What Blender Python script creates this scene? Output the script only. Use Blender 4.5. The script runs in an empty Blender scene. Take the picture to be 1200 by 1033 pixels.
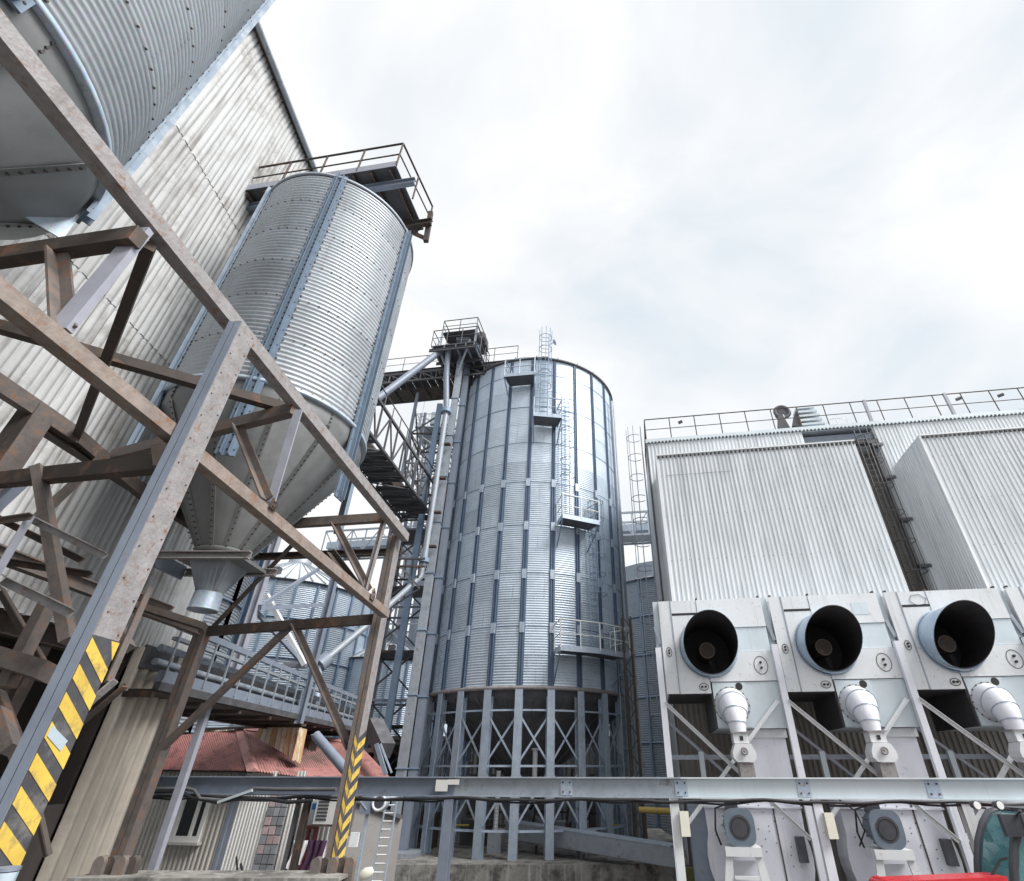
import bpy, math, random
from math import sin, cos, tan, pi, radians, sqrt, atan2
from mathutils import Vector as V, Matrix as M4
random.seed(7)
SC = bpy.context.scene
COL = SC.collection
# ------------------------------------------------------------ camera, sky, sun, exposure
EYE = 3.5
PITCH = radians(32.76)
FPX = 596.0
cam_d = bpy.data.cameras.new('camera'); cam = bpy.data.objects.new('camera', cam_d); COL.objects.link(cam)
cam.location = (0, 0, EYE); cam.rotation_euler = (radians(90) + PITCH, 0, 0)
cam_d.sensor_width = 36; cam_d.lens = FPX / 1200 * 36; cam_d.shift_x = -0.05
cam_d.clip_start = .05; cam_d.clip_end = 4000
SC.camera = cam
SUN_EL, SUN_AZ = radians(47), radians(119)      # azimuth clockwise from +Y: behind the camera, to the right
w = bpy.data.worlds.new('World'); SC.world = w; w.use_nodes = True
nt = w.node_tree; nt.nodes.clear()
def N(t, ty, **k):
    n = t.nodes.new(ty)
    for a, b in k.items(): setattr(n, a, b)
    return n
wo = N(nt, 'ShaderNodeOutputWorld'); bg = N(nt, 'ShaderNodeBackground'); bg.inputs[1].default_value = .1
sky = N(nt, 'ShaderNodeTexSky', sky_type='NISHITA', sun_disc=False); sky.sun_elevation = SUN_EL; sky.sun_rotation = SUN_AZ
tc = N(nt, 'ShaderNodeTexCoord')
mp = N(nt, 'ShaderNodeMapping'); mp.inputs['Scale'].default_value = (1, 1, 1.7); mp.inputs['Location'].default_value = (.35, .1, .2)
n1 = N(nt, 'ShaderNodeTexNoise'); n1.inputs['Scale'].default_value = 2.1; n1.inputs['Detail'].default_value = 9; n1.inputs['Roughness'].default_value = .52; n1.inputs['Distortion'].default_value = .35
rp = N(nt, 'ShaderNodeValToRGB')
e = rp.color_ramp.elements
e[0].position = .30; e[0].color = (.74, .81, .865, 1); e[1].position = .56; e[1].color = (1, 1, 1, 1)
m_ = e.new(.43); m_.color = (.87, .9, .925, 1)
sc_ = N(nt, 'ShaderNodeVectorMath', operation='SCALE'); sc_.inputs['Scale'].default_value = 8.2
mx = N(nt, 'ShaderNodeMix', data_type='RGBA'); mx.inputs[0].default_value = .93
L = nt.links.new
L(tc.outputs['Generated'], mp.inputs[0]); L(mp.outputs[0], n1.inputs[0]); L(n1.outputs[0], rp.inputs[0]); L(rp.outputs[0], sc_.inputs[0])
L(sky.outputs[0], mx.inputs[6]); L(sc_.outputs[0], mx.inputs[7]); L(mx.outputs[2], bg.inputs[0]); L(bg.outputs[0], wo.inputs[0])
sd = bpy.data.lights.new('sun', 'SUN'); sd.energy = 3.7; sd.angle = radians(30); sd.color = (1, .975, .94)
so = bpy.data.objects.new('sun', sd); COL.objects.link(so); so.location = (20, -20, 40)
sv = V((sin(SUN_AZ) * cos(SUN_EL), cos(SUN_AZ) * cos(SUN_EL), sin(SUN_EL)))
so.rotation_euler = sv.to_track_quat('Z', 'Y').to_euler()
SC.view_settings.view_transform = 'Standard'; SC.view_settings.look = 'None'
SC.view_settings.exposure = 0.42; SC.view_settings.gamma = 1; SC.view_settings.use_curve_mapping = False

# ------------------------------------------------------------ points along sight lines at real distances
CT, ST = cos(PITCH), sin(PITCH)
def ray(px, py):
    a = (px - 660) / FPX; u = (516.5 - py) / FPX
    return V((a, CT - u * ST, ST + u * CT))
O = V((0, 0, EYE))
def PY(px, py, Y): r = ray(px, py); return O + r * (Y / r.y)
def PX(px, py, X): r = ray(px, py); return O + r * (X / r.x)
def PZ(px, py, z): r = ray(px, py); return O + r * ((z - EYE) / r.z)
def PP(px, py, p, n): r = ray(px, py); n = V(n); return O + r * ((V(p) - O).dot(n) / r.dot(n))
G = radians(8.6)                      # the yard's grid is turned 8.6 degrees
GD = V((cos(G), -sin(G), 0)); GN = V((sin(G), cos(G), 0))

# ------------------------------------------------------------ materials
MATS = {}
def mat(name, col, metal=0, rough=.6, var=.12, spot=None, spot_amt=.5, spot_scale=3, streak=None, streak_amt=.5, bump=.1, nscale=6, objvar=0, spangle=0, stretch=(1, 1, 1)):
    m = bpy.data.materials.new(name); m.use_nodes = True; t = m.node_tree; b = t.nodes['Principled BSDF']
    b.inputs['Metallic'].default_value = metal; b.inputs['Roughness'].default_value = rough
    tc = N(t, 'ShaderNodeTexCoord'); mp = N(t, 'ShaderNodeMapping'); mp.inputs['Scale'].default_value = stretch
    oi0 = N(t, 'ShaderNodeObjectInfo'); vo_ = N(t, 'ShaderNodeVectorMath', operation='SCALE'); vo_.inputs[0].default_value = (31, 17, 43); t.links.new(oi0.outputs['Random'], vo_.inputs['Scale'])
    va_ = N(t, 'ShaderNodeVectorMath', operation='ADD'); t.links.new(tc.outputs['Object'], va_.inputs[0]); t.links.new(vo_.outputs[0], va_.inputs[1])
    t.links.new(va_.outputs[0], mp.inputs[0])
    no = N(t, 'ShaderNodeTexNoise'); no.inputs['Scale'].default_value = nscale; no.inputs['Detail'].default_value = 8; no.inputs['Roughness'].default_value = .65
    t.links.new(mp.outputs[0], no.inputs[0])
    def mixc(f, a, c2, ty='MIX'):
        x = N(t, 'ShaderNodeMix', data_type='RGBA', blend_type=ty)
        if isinstance(f, float): x.inputs[0].default_value = f
        else: t.links.new(f, x.inputs[0])
        for i, q in ((6, a), (7, c2)):
            if isinstance(q, tuple): x.inputs[i].default_value = (*q, 1) if len(q) == 3 else q
            else: t.links.new(q, x.inputs[i])
        return x.outputs[2]
    def mr(src, a, b2, c=0., d=1.):
        x = N(t, 'ShaderNodeMapRange'); t.links.new(src, x.inputs[0])
        for i, q in enumerate((a, b2, c, d)): x.inputs[i + 1].default_value = q
        return x.outputs[0]
    lo = tuple(c * (1 - var) for c in col); hi = tuple(min(1, c * (1 + var)) for c in col)
    c = mixc(mr(no.outputs[0], .3, .7), lo, hi)
    if spangle:
        vo = N(t, 'ShaderNodeTexVoronoi'); vo.inputs['Scale'].default_value = 28
        t.links.new(tc.outputs['Object'], vo.inputs[0])
        c = mixc(float(spangle), c, vo.outputs['Color'], 'SOFT_LIGHT')
    if objvar:
        oi = N(t, 'ShaderNodeObjectInfo')
        c = mixc(mr(oi.outputs['Random'], 0, 1, 0, 1), mixc(1., c, (1 - objvar,) * 3, 'MULTIPLY'), c)
    if spot:
        ns = N(t, 'ShaderNodeTexNoise'); ns.inputs['Scale'].default_value = spot_scale; ns.inputs['Detail'].default_value = 10; ns.inputs['Roughness'].default_value = .7
        t.links.new(mp.outputs[0], ns.inputs[0])
        f = mr(ns.outputs[0], .62 - spot_amt * .2, .72 - spot_amt * .12)
        c = mixc(f, c, spot)
    if streak:
        ms = N(t, 'ShaderNodeMapping'); ms.inputs['Scale'].default_value = (5, 5, .28); t.links.new(va_.outputs[0], ms.inputs[0])
        ns = N(t, 'ShaderNodeTexNoise'); ns.inputs['Scale'].default_value = 1.6; ns.inputs['Detail'].default_value = 7; ns.inputs['Roughness'].default_value = .6
        t.links.new(ms.outputs[0], ns.inputs[0])
        f = mr(ns.outputs[0], .66 - streak_amt * .25, .8 - streak_amt * .1)
        c = mixc(f, c, streak)
    t.links.new(c, b.inputs['Base Color'])
    t.links.new(mr(no.outputs[0], .3, .7, max(.05, rough - .1), min(1, rough + .12)), b.inputs['Roughness'])
    if bump:
        bp = N(t, 'ShaderNodeBump'); bp.inputs['Strength'].default_value = bump; bp.inputs['Distance'].default_value = .02
        nb = N(t, 'ShaderNodeTexNoise'); nb.inputs['Scale'].default_value = nscale * 4; nb.inputs['Detail'].default_value = 6
        t.links.new(mp.outputs[0], nb.inputs[0])
        t.links.new(nb.outputs[0], bp.inputs['Height']); t.links.new(bp.outputs[0], b.inputs['Normal'])
    MATS[name] = m; return m
GALV = mat('galvanised_sheet', (.66, .755, .86), .3, .4, .1, objvar=.17, spangle=.12, nscale=2, bump=.03, streak=(.36, .39, .43), streak_amt=.25)
GALVW = mat('galvanised_sheet_pale', (.60, .645, .69), .35, .42, .1, objvar=.2, spangle=.12, nscale=2, bump=.03, streak=(.4, .41, .42), streak_amt=.3)
GALVB = mat('galvanised_section_blue', (.22, .305, .42), .12, .55, .12, spangle=.1, nscale=3, bump=.03)
POSTB = mat('hopper_post_blue', (.155, .21, .28), .1, .55, .15)
STIFD = mat('stiffener_navy_shadow', (.12, .17, .25), .2, .5, .15)  # dark blue ribs, with their shadow lines worked into the tone
GALVL = mat('galvanised_leg', (.42, .49, .58), .3, .48, .14, spangle=.2, nscale=3, bump=.04, spot=(.25, .22, .2), spot_amt=.12, streak=(.3, .33, .38), streak_amt=.35)
GALVO = mat('galvanised_old', (.36, .40, .45), .35, .55, .2, nscale=3, objvar=.15, spot=(.2, .18, .16), spot_amt=.25)
CONE = mat('hopper_steel', (.25, .258, .262), .35, .5, .22, nscale=1.6, objvar=.22, bump=.05, spot=(.22, .22, .21), spot_amt=.25, spot_scale=1.3)
RUST = mat('rusty_painted_steel', (.175, .15, .14), .05, .62, .3, nscale=6, spot=(.22, .11, .06), spot_amt=.5, spot_scale=6, bump=.25, objvar=.2)
RUSTL = mat('weathered_grey_paint', (.30, .285, .29), .05, .55, .2, nscale=9, spot=(.22, .13, .085), spot_amt=.42, spot_scale=11, bump=.3, streak=(.18, .16, .15), streak_amt=.3)
RUSTO = mat('rust_patched_steel', (.27, .225, .20), .05, .65, .25, nscale=7, spot=(.24, .125, .075), spot_amt=.5, spot_scale=6, bump=.3)
BROWN = mat('dark_brown_steel', (.075, .06, .053), .05, .7, .3, nscale=4, spot=(.2, .11, .07), spot_amt=.4, objvar=.2, bump=.2)
BLUEG = mat('blue_grey_paint', (.22, .255, .32), .1, .5, .15, nscale=3, spot=(.2, .2, .22), spot_amt=.3, streak=(.18, .2, .23), streak_amt=.3)
LILAC = mat('lilac_grey_paint', (.36, .37, .43), .1, .5, .12, nscale=3, streak=(.33, .33, .37), streak_amt=.3, objvar=.1)
DARKST = mat('dark_gallery_steel', (.125, .125, .135), .2, .6, .3, nscale=3, objvar=.3)
WALLW = mat('weathered_wall_sheet', (.565, .575, .58), .0, .75, .08, nscale=3, objvar=.14, streak=(.2, .185, .17), streak_amt=.55, spot=(.30, .285, .27), spot_amt=.55, spot_scale=.7, bump=.15)
WHITEC = mat('white_corrugated_sheet', (.68, .715, .745), .05, .5, .04, objvar=.09, nscale=1, bump=.02, streak=(.45, .48, .5), streak_amt=.75)
WHITEP = mat('white_painted_panel', (.78, .80, .82), .05, .4, .04, objvar=.1, nscale=2, bump=.03, streak=(.55, .55, .54), streak_amt=.4, spot=(.42, .37, .33), spot_amt=.12, spot_scale=9)
BLUEP = mat('pale_blue_panel', (.62, .69, .73), .1, .42, .05, objvar=.05, nscale=2, bump=.03, streak=(.52, .57, .6), streak_amt=.25)
LAVP = mat('lavender_white_paint', (.79, .80, .87), .05, .42, .05, nscale=2, objvar=.06, bump=.05, spot=(.42, .4, .42), spot_amt=.06, spot_scale=8, streak=(.48, .48, .54), streak_amt=.25)
DUCTB = mat('blue_galvanised_duct', (.45, .56, .68), .5, .35, .1, nscale=2, spangle=.1)
BLACK = mat('black_and_dark_hollows', (.025, .024, .026), 0, .7, .2)  # black parts; also colours in the darkness of holes, slots and duct end
INNER = mat('inner_shade_dark', (.055, .054, .06), .2, .55, .15)  # shade inside the duct and beneath housings put into the colour
HUBM = mat('fan_hub_brown', (.16, .12, .095), .1, .6, .2)
DARKIN = mat('dark_boarding', (.06, .05, .047), 0, .8, .3, nscale=4, stretch=(1, 1, .2))
CONC = mat('stained_concrete', (.27, .26, .24), 0, .85, .3, nscale=2.5, spot=(.09, .085, .08), spot_amt=.8, spot_scale=2.2, streak=(.5, .49, .47), streak_amt=.4, bump=.4)
GROUND = mat('yard_ground', (.13, .127, .12), 0, .9, .2, nscale=.6, spot=(.13, .12, .11), spot_amt=.4, spot_scale=.4, bump=.3)
REDR = mat('faded_red_roof', (.50, .255, .24), 0, .6, .15, nscale=3, spot=(.16, .09, .085), spot_amt=.45, spot_scale=2.6, objvar=.1, bump=.1)
BEIGE = mat('beige_siding', (.50, .475, .44), 0, .6, .1, nscale=2, streak=(.3, .28, .26), streak_amt=.35, objvar=.06)
SIDEW = mat('white_siding', (.74, .735, .715), 0, .55, .05, nscale=2, objvar=.06)
GREYW = mat('grey_render', (.26, .25, .245), 0, .8, .12, nscale=1.5, spot=(.17, .165, .16), spot_amt=.3)
STONE = mat('grey_stone_block', (.36, .38, .41), 0, .75, .15, nscale=8, objvar=.45)
STONEP = mat('pinkish_stone_block', (.58, .44, .45), 0, .75, .15, nscale=8, objvar=.3)
YEL = mat('yellow_tape', (.70, .49, .09), 0, .55, .14, nscale=4, spot=(.33, .25, .11), spot_amt=.55, spot_scale=9)
BLKT = mat('black_tape', (.07, .07, .078), 0, .5, .25, nscale=4, spot=(.2, .19, .18), spot_amt=.4)
PALEB = mat('pale_blue_paint', (.42, .50, .56), 0, .5, .08)
MAROON = mat('maroon_paint', (.19, .045, .05), 0, .5, .15)
CLOTHP = mat('dark_purple_cloth', (.06, .025, .06), 0, .9, .2)
CLOTHW = mat('white_cloth', (.78, .78, .8), 0, .9, .05)
ORANGE = mat('rust_orange_sheet', (.50, .33, .17), 0, .6, .2, nscale=3, spot=(.72, .64, .5), spot_amt=.6, spot_scale=2)
CREAM = mat('cream_sheet', (.66, .60, .49), 0, .6, .12, nscale=3, spot=(.5, .28, .12), spot_amt=.45, spot_scale=3)
CABLE = mat('black_cable', (.03, .03, .035), 0, .45, .1)
REDP = mat('red_vehicle_paint', (.55, .025, .035), .1, .28, .05)
CABP = mat('cab_dark_grey', (.07, .072, .085), .1, .4, .15)
LAMP = mat('lamp_lens', (.8, .8, .78), 0, .15, .02)
MOTORG = mat('motor_grey_blue', (.17, .21, .26), .2, .45, .12)
BOX = mat('cream_box', (.66, .65, .56), 0, .5, .05)
SIGNB = mat('sign_blue', (.04, .15, .5), 0, .5, .02)
YPIPE = mat('dull_yellow_pipe', (.45, .33, .08), 0, .5, .15)
MOSS = mat('mossy_wall', (.16, .17, .06), 0, .9, .3)
OLDG = mat('dark_grey_sheet', (.12, .12, .12), 0, .7, .3, objvar=.3)
GLASS = bpy.data.materials.new('teal_tinted_glass'); GLASS.use_nodes = True
t = GLASS.node_tree; b = t.nodes['Principled BSDF']; b.inputs['Base Color'].default_value = (.34, .62, .64, 1); b.inputs['Roughness'].default_value = .03
b.inputs['Transmission Weight'].default_value = .85; b.inputs['IOR'].default_value = 1.45
DGLASS = mat('dark_window_glass', (.02, .022, .025), 0, .08, .1, bump=0)

# ------------------------------------------------------------ builders
class MB:
    def __init__(s): s.v = []; s.f = []; s.sm = set()
    def add(s, vs, fs, smooth=False):
        o = len(s.v); s.v += [tuple(x) for x in vs]
        for f in fs:
            if smooth: s.sm.add(len(s.f))
            s.f.append(tuple(i + o for i in f))
        return s
    def box(s, x0, y0, z0, x1, y1, z1):
        vs = [(x0, y0, z0), (x1, y0, z0), (x1, y1, z0), (x0, y1, z0), (x0, y0, z1), (x1, y0, z1), (x1, y1, z1), (x0, y1, z1)]
        return s.add(vs, [(0, 3, 2, 1), (4, 5, 6, 7), (0, 1, 5, 4), (1, 2, 6, 5), (2, 3, 7, 6), (3, 0, 4, 7)])
    def frame(s, p, q, up=(0, 0, 1)):
        p, q = V(p), V(q); d = (q - p).normalized(); u = V(up)
        if abs(d.dot(u.normalized())) > .98: u = V((0, 1, 0)) if abs(d.y) < .9 else V((1, 0, 0))
        x = d.cross(u).normalized(); y = x.cross(d).normalized()
        return p, q, x, y
    def prof(s, p, q, pts, up=(0, 0, 1), smooth=False, cap=True):
        p, q, x, y = s.frame(p, q, up); n = len(pts)
        vs = [p + x * a + y * b_ for a, b_ in pts] + [q + x * a + y * b_ for a, b_ in pts]
        fs = [(i, (i + 1) % n, (i + 1) % n + n, i + n) for i in range(n)]
        s.add(vs, fs, smooth)
        if cap: s.add(vs, [tuple(range(n))[::-1], tuple(range(n, 2 * n))])
        return s
    def bar(s, p, q, w=.1, h=None, up=(0, 0, 1)):
        h = h or w; w /= 2; h /= 2
        return s.prof(p, q, [(-w, -h), (w, -h), (w, h), (-w, h)], up)
    def ibeam(s, p, q, w=.15, h=.3, t=.02, up=(0, 0, 1)):
        a, c = w / 2, h / 2; k = t / 2
        return s.prof(p, q, [(-a, -c), (a, -c), (a, -c + t), (k, -c + t), (k, c - t), (a, c - t), (a, c), (-a, c), (-a, c - t), (-k, c - t), (-k, -c + t), (-a, -c + t)], up)
    def chan(s, p, q, w=.1, h=.2, t=.015, up=(0, 0, 1)):
        a, c = w / 2, h / 2
        return s.prof(p, q, [(-a, -c), (a, -c), (a, -c + t), (-a + t, -c + t), (-a + t, c - t), (a, c - t), (a, c), (-a, c)], up)
    def angle(s, p, q, w=.08, t=.01, up=(0, 0, 1)):
        return s.prof(p, q, [(0, 0), (w, 0), (w, t), (t, t), (t, w), (0, w)], up)
    def tube(s, p, q, r=.03, n=8, r2=None, cap=True):
        p, q, x, y = s.frame(p, q); r2 = r if r2 is None else r2
        vs = [p + (x * cos(2 * pi * i / n) + y * sin(2 * pi * i / n)) * r for i in range(n)] + [q + (x * cos(2 * pi * i / n) + y * sin(2 * pi * i / n)) * r2 for i in range(n)]
        s.add(vs, [(i, (i + 1) % n, (i + 1) % n + n, i + n) for i in range(n)], True)
        if cap: s.add(vs, [tuple(range(n))[::-1], tuple(range(n, 2 * n))])
        return s
    def path(s, pts, r=.03, n=8, rr=None):
        pts = [V(p) for p in pts]; k = len(pts); rings = []
        x = None
        for i, p in enumerate(pts):
            d = (pts[min(i + 1, k - 1)] - pts[max(i - 1, 0)]).normalized()
            if x is None:
                x = d.cross(V((0, 0, 1)) if abs(d.z) < .9 else V((0, 1, 0))).normalized()
            else: x = (x - d * x.dot(d)).normalized()
            y = d.cross(x); R = rr[i] if rr else r
            rings.append([p + (x * cos(2 * pi * j / n) + y * sin(2 * pi * j / n)) * R for j in range(n)])
        vs = [v for g in rings for v in g]
        fs = [(i * n + j, i * n + (j + 1) % n, (i + 1) * n + (j + 1) % n, (i + 1) * n + j) for i in range(k - 1) for j in range(n)]
        s.add(vs, fs, True); s.add(vs, [tuple(range(n))[::-1], tuple(range((k - 1) * n, k * n))]); return s
    def ring(s, c, R, r=.02, n=24, m=5, axis='z', a0=0, a1=2 * pi):
        full = abs(a1 - a0 - 2 * pi) < 1e-6; k = n if full else n + 1; vs = []
        for i in range(k):
            a = a0 + (a1 - a0) * i / n
            for j in range(m):
                b_ = 2 * pi * j / m; rr = R + r * cos(b_); h = r * sin(b_)
                vs.append((c[0] + rr * cos(a), c[1] + rr * sin(a), c[2] + h) if axis == 'z' else (c[0] + rr * cos(a), c[1] + h, c[2] + rr * sin(a)))
        fs = [(i * m + j, ((i + 1) % k) * m + j, ((i + 1) % k) * m + (j + 1) % m, i * m + (j + 1) % m) for i in range(n) for j in range(m)]
        return s.add(vs, fs, True)
    def lathe(s, prof, n=48, a0=0, a1=2 * pi, c=(0, 0), smooth=True):
        full = abs(a1 - a0 - 2 * pi) < 1e-6; k = n if full else n + 1; m = len(prof); vs = []
        for i in range(k):
            a = a0 + (a1 - a0) * i / n
            for r, z in prof: vs.append((c[0] + r * cos(a), c[1] + r * sin(a), z))
        fs = [(i * m + j, ((i + 1) % k) * m + j, ((i + 1) % k) * m + j + 1, i * m + j + 1) for i in range(n) for j in range(m - 1)]
        return s.add(vs, fs, smooth)
    def poly(s, pts, thick=None, n=None):
        k = len(pts); pts = [V(p) for p in pts]
        if not thick: return s.add(pts, [tuple(range(k))])
        nn = V(n) if n else (pts[1] - pts[0]).cross(pts[2] - pts[0]).normalized()
        b_ = [p - nn * thick for p in pts]
        return s.add(pts + b_, [tuple(range(k)), tuple(range(k, 2 * k))[::-1]] + [(i, i + k, (i + 1) % k + k, (i + 1) % k) for i in range(k)])
    def puck(s, c, n, r=.02, h=.015):
        c = V(c); return s.tube(c, c + V(n).normalized() * h, r, 6)
    def mesh(s, name, m, off=(0, 0, 0), inv=None):
        me = bpy.data.meshes.new(name)
        if inv is not None: vs = [tuple(inv @ V(v)) for v in s.v]
        else: vs = [(a - off[0], b_ - off[1], c - off[2]) for a, b_, c in s.v]
        me.from_pydata(vs, [], s.f); me.materials.append(m)
        if s.sm: me.polygons.foreach_set('use_smooth', [i in s.sm for i in range(len(s.f))])
        me.update(); return me

def thing(name, label, cat, loc=(0, 0, 0), rz=0, group=None):
    o = bpy.data.objects.new(name, None); COL.objects.link(o); o.empty_display_size = .3
    o.location = loc; o.rotation_euler = (0, 0, rz); o['label'] = label; o['category'] = cat
    if group: o['group'] = group
    o['_w'] = 0
    return o
def mw(o): return M4.Translation(o.location) @ M4.Rotation(o.rotation_euler[2], 4, 'Z')
def part(th, name, mb, m, sub=None, local=False, stuff=False, label=None):
    """th: the thing; sub: the part this piece belongs to. Mesh points are world points unless local."""
    me = mb.mesh(name, m, inv=None if local else mw(th).inverted())
    o = bpy.data.objects.new(name, me); COL.objects.link(o); o.parent = sub or th
    if stuff: o['kind'] = 'stuff'
    if label: o['label'] = label
    return o
def inst(th, name, me, mtx=None, sub=None):
    o = bpy.data.objects.new(name, me); COL.objects.link(o); o.parent = sub or th
    if mtx is not None: o.matrix_basis = mtx
    return o
def single(name, mb, m, label=None, cat=None, group=None, kind=None, loc=None):
    if loc is None: loc = (0, 0, 0)
    me = mb.mesh(name, m, off=loc); o = bpy.data.objects.new(name, me); COL.objects.link(o); o.location = loc
    if label: o['label'] = label
    if cat: o['category'] = cat
    if group: o['group'] = group
    if kind: o['kind'] = kind
    return o
def copy_tree(o, parent=None):
    c = o.copy(); COL.objects.link(c); c.parent = parent
    for ch in o.children: copy_tree(ch, c)
    return c
def corr(width, h, pitch, depth, m, name, kind='trap', rows=1):
    """a corrugated flat sheet from x=0..width, z=0..h, ribs towards -y"""
    n = max(1, round(width / pitch)); p = width / n; prof = []
    if kind == 'trap':
        for i in range(n): prof += [(i * p, 0), (i * p + p * .12, -depth), (i * p + p * .42, -depth), (i * p + p * .54, 0)]
        prof.append((width, 0))
    elif kind == 'deep':
        for i in range(n): prof += [(i * p, 0), (i * p + p * .08, -depth), (i * p + p * .25, -depth * 1.1), (i * p + p * .5, -depth), (i * p + p * .6, 0)]
        prof.append((width, 0))
    elif kind == 'groove':
        for i in range(n): prof += [(i * p, 0), (i * p + p * .07, -depth), (i * p + p * .40, -depth), (i * p + p * .44, -depth * .75), (i * p + p * .55, -depth * .75), (i * p + p * .59, -depth), (i * p + p * .84, -depth), (i * p + p * .9, 0)]
        prof.append((width, 0))
    else:
        for i in range(n * 6 + 1): prof.append((i * p / 6, -depth * .5 * (1 - cos(2 * pi * i / 6))))
    b_ = MB(); k = len(prof)
    vs = [(x, y, 0) for x, y in prof] + [(x, y, h) for x, y in prof]
    b_.add(vs, [(i, i + 1, i + 1 + k, i + k) for i in range(k - 1)], kind != 'trap')
    return b_.mesh(name, m)
def sheets(th, name, o, ux, width, z0, z1, sw, pitch, depth, m, kind='trap', sub=None, over=.02, local=False):
    """row of corrugated sheets, each its own part; o = start point, ux = unit direction along the wall, ribs face ux x z"""
    n = max(1, round(width / sw)); w_ = width / n; me = corr(w_ + over, z1 - z0, pitch, depth, m, name, kind)
    ux = V(ux); inv = M4.Identity(4) if local else mw(th).inverted()
    for i in range(n):
        p = V((o[0], o[1], z0)) + ux * (w_ * i)
        uy = V((0, 0, 1)).cross(ux)
        mt = M4(((ux.x, uy.x, 0, p.x), (ux.y, uy.y, 0, p.y), (0, 0, 1, p.z), (0, 0, 0, 1)))
        off = M4.Translation((0, -.004 * (i % 2), 0))
        inst(th, name, me, inv @ mt @ off, sub)

def handrail(th, pts, h=1.1, step=1.2, r=.02, m=None, name='railing', closed=False, sub=None, mid=True, local=False):
    """a run of railing: posts and rails are parts of the thing (or pieces of the part sub)"""
    pts = [V(p) for p in pts]; up = V((0, 0, h)); m = m or GALVO
    for a, c in zip(pts[:-1], pts[1:]):
        part(th, 'handrail', MB().tube(a + up, c + up, r, 6), m, sub, local)
        if mid: part(th, 'mid_rail', MB().tube(a + up * .5, c + up * .5, r * .7, 6), m, sub, local)
        n = max(1, round((c - a).length / step))
        for i in range(n):
            p = a.lerp(c, i / n); part(th, 'rail_post', MB().tube(p, p + up, r * .9, 6), m, sub, local)
    part(th, 'rail_post', MB().tube(pts[-1], pts[-1] + up, r * .9, 6), m, sub, local)

def caged_ladder(th, base, out, z0, z1, cage0, m, w_=.42, R=.36, gap=.1, step=.3, hoop=.9, cm=None):
    """base: (x,y) on the wall; out: unit vector away from the wall"""
    out = V(out).normalized(); side = V((-out.y, out.x, 0)); B = V((base[0], base[1], 0)) + out * gap
    lad = MB()
    for s_ in (-1, 1): lad.bar(B + side * s_ * w_ / 2 + V((0, 0, z0)), B + side * s_ * w_ / 2 + V((0, 0, z1)), .04, .06)
    l = part(th, 'ladder', lad, m)
    rg = MB(); z = z0 + .15
    while z < z1 - .05: rg.tube(B - side * w_ / 2 + V((0, 0, z)), B + side * w_ / 2 + V((0, 0, z)), .018, 5); z += step
    part(th, 'rungs', rg, m, l, stuff=True)
    c = B + out * R * .95; ang = atan2(out.y, out.x); z = cage0
    while z <= z1 + .01:
        part(th, 'cage_hoop', MB().ring((c.x, c.y, z), R, .02, 16, 4, a0=ang - 2.35, a1=ang + 2.35), cm or m, l); z += hoop
    for k in (-1.5, -.75, 0, .75, 1.5):
        a = ang + k; p = c + V((cos(a), sin(a), 0)) * R
        part(th, 'cage_strap', MB().bar(p + V((0, 0, cage0)), p + V((0, 0, z1)), .03, .016), cm or m, l)
    return l

# ------------------------------------------------------------ ground
g = MB(); g.add([(-900, -900, 0), (900, -900, 0), (900, 900, 0), (-900, 900, 0)], [(0, 1, 2, 3)])
single('ground', g, GROUND, kind='structure')

# ------------------------------------------------------------ corrugated silo shells
def shell_mesh(R, h, ang, pitch=.1, amp=.014, seg=5, m=GALV, name='wall_sheet', spp=4):
    n = round(h / pitch) * spp; pr = [(R + amp * sin(2 * pi * i / spp), h * i / n) for i in range(n + 1)]
    return MB().lathe(pr, seg, 0, ang).mesh(name, m)
def pol(c, phi, r, z): return V((c[0] + r * cos(phi), c[1] + r * sin(phi), z))

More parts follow.
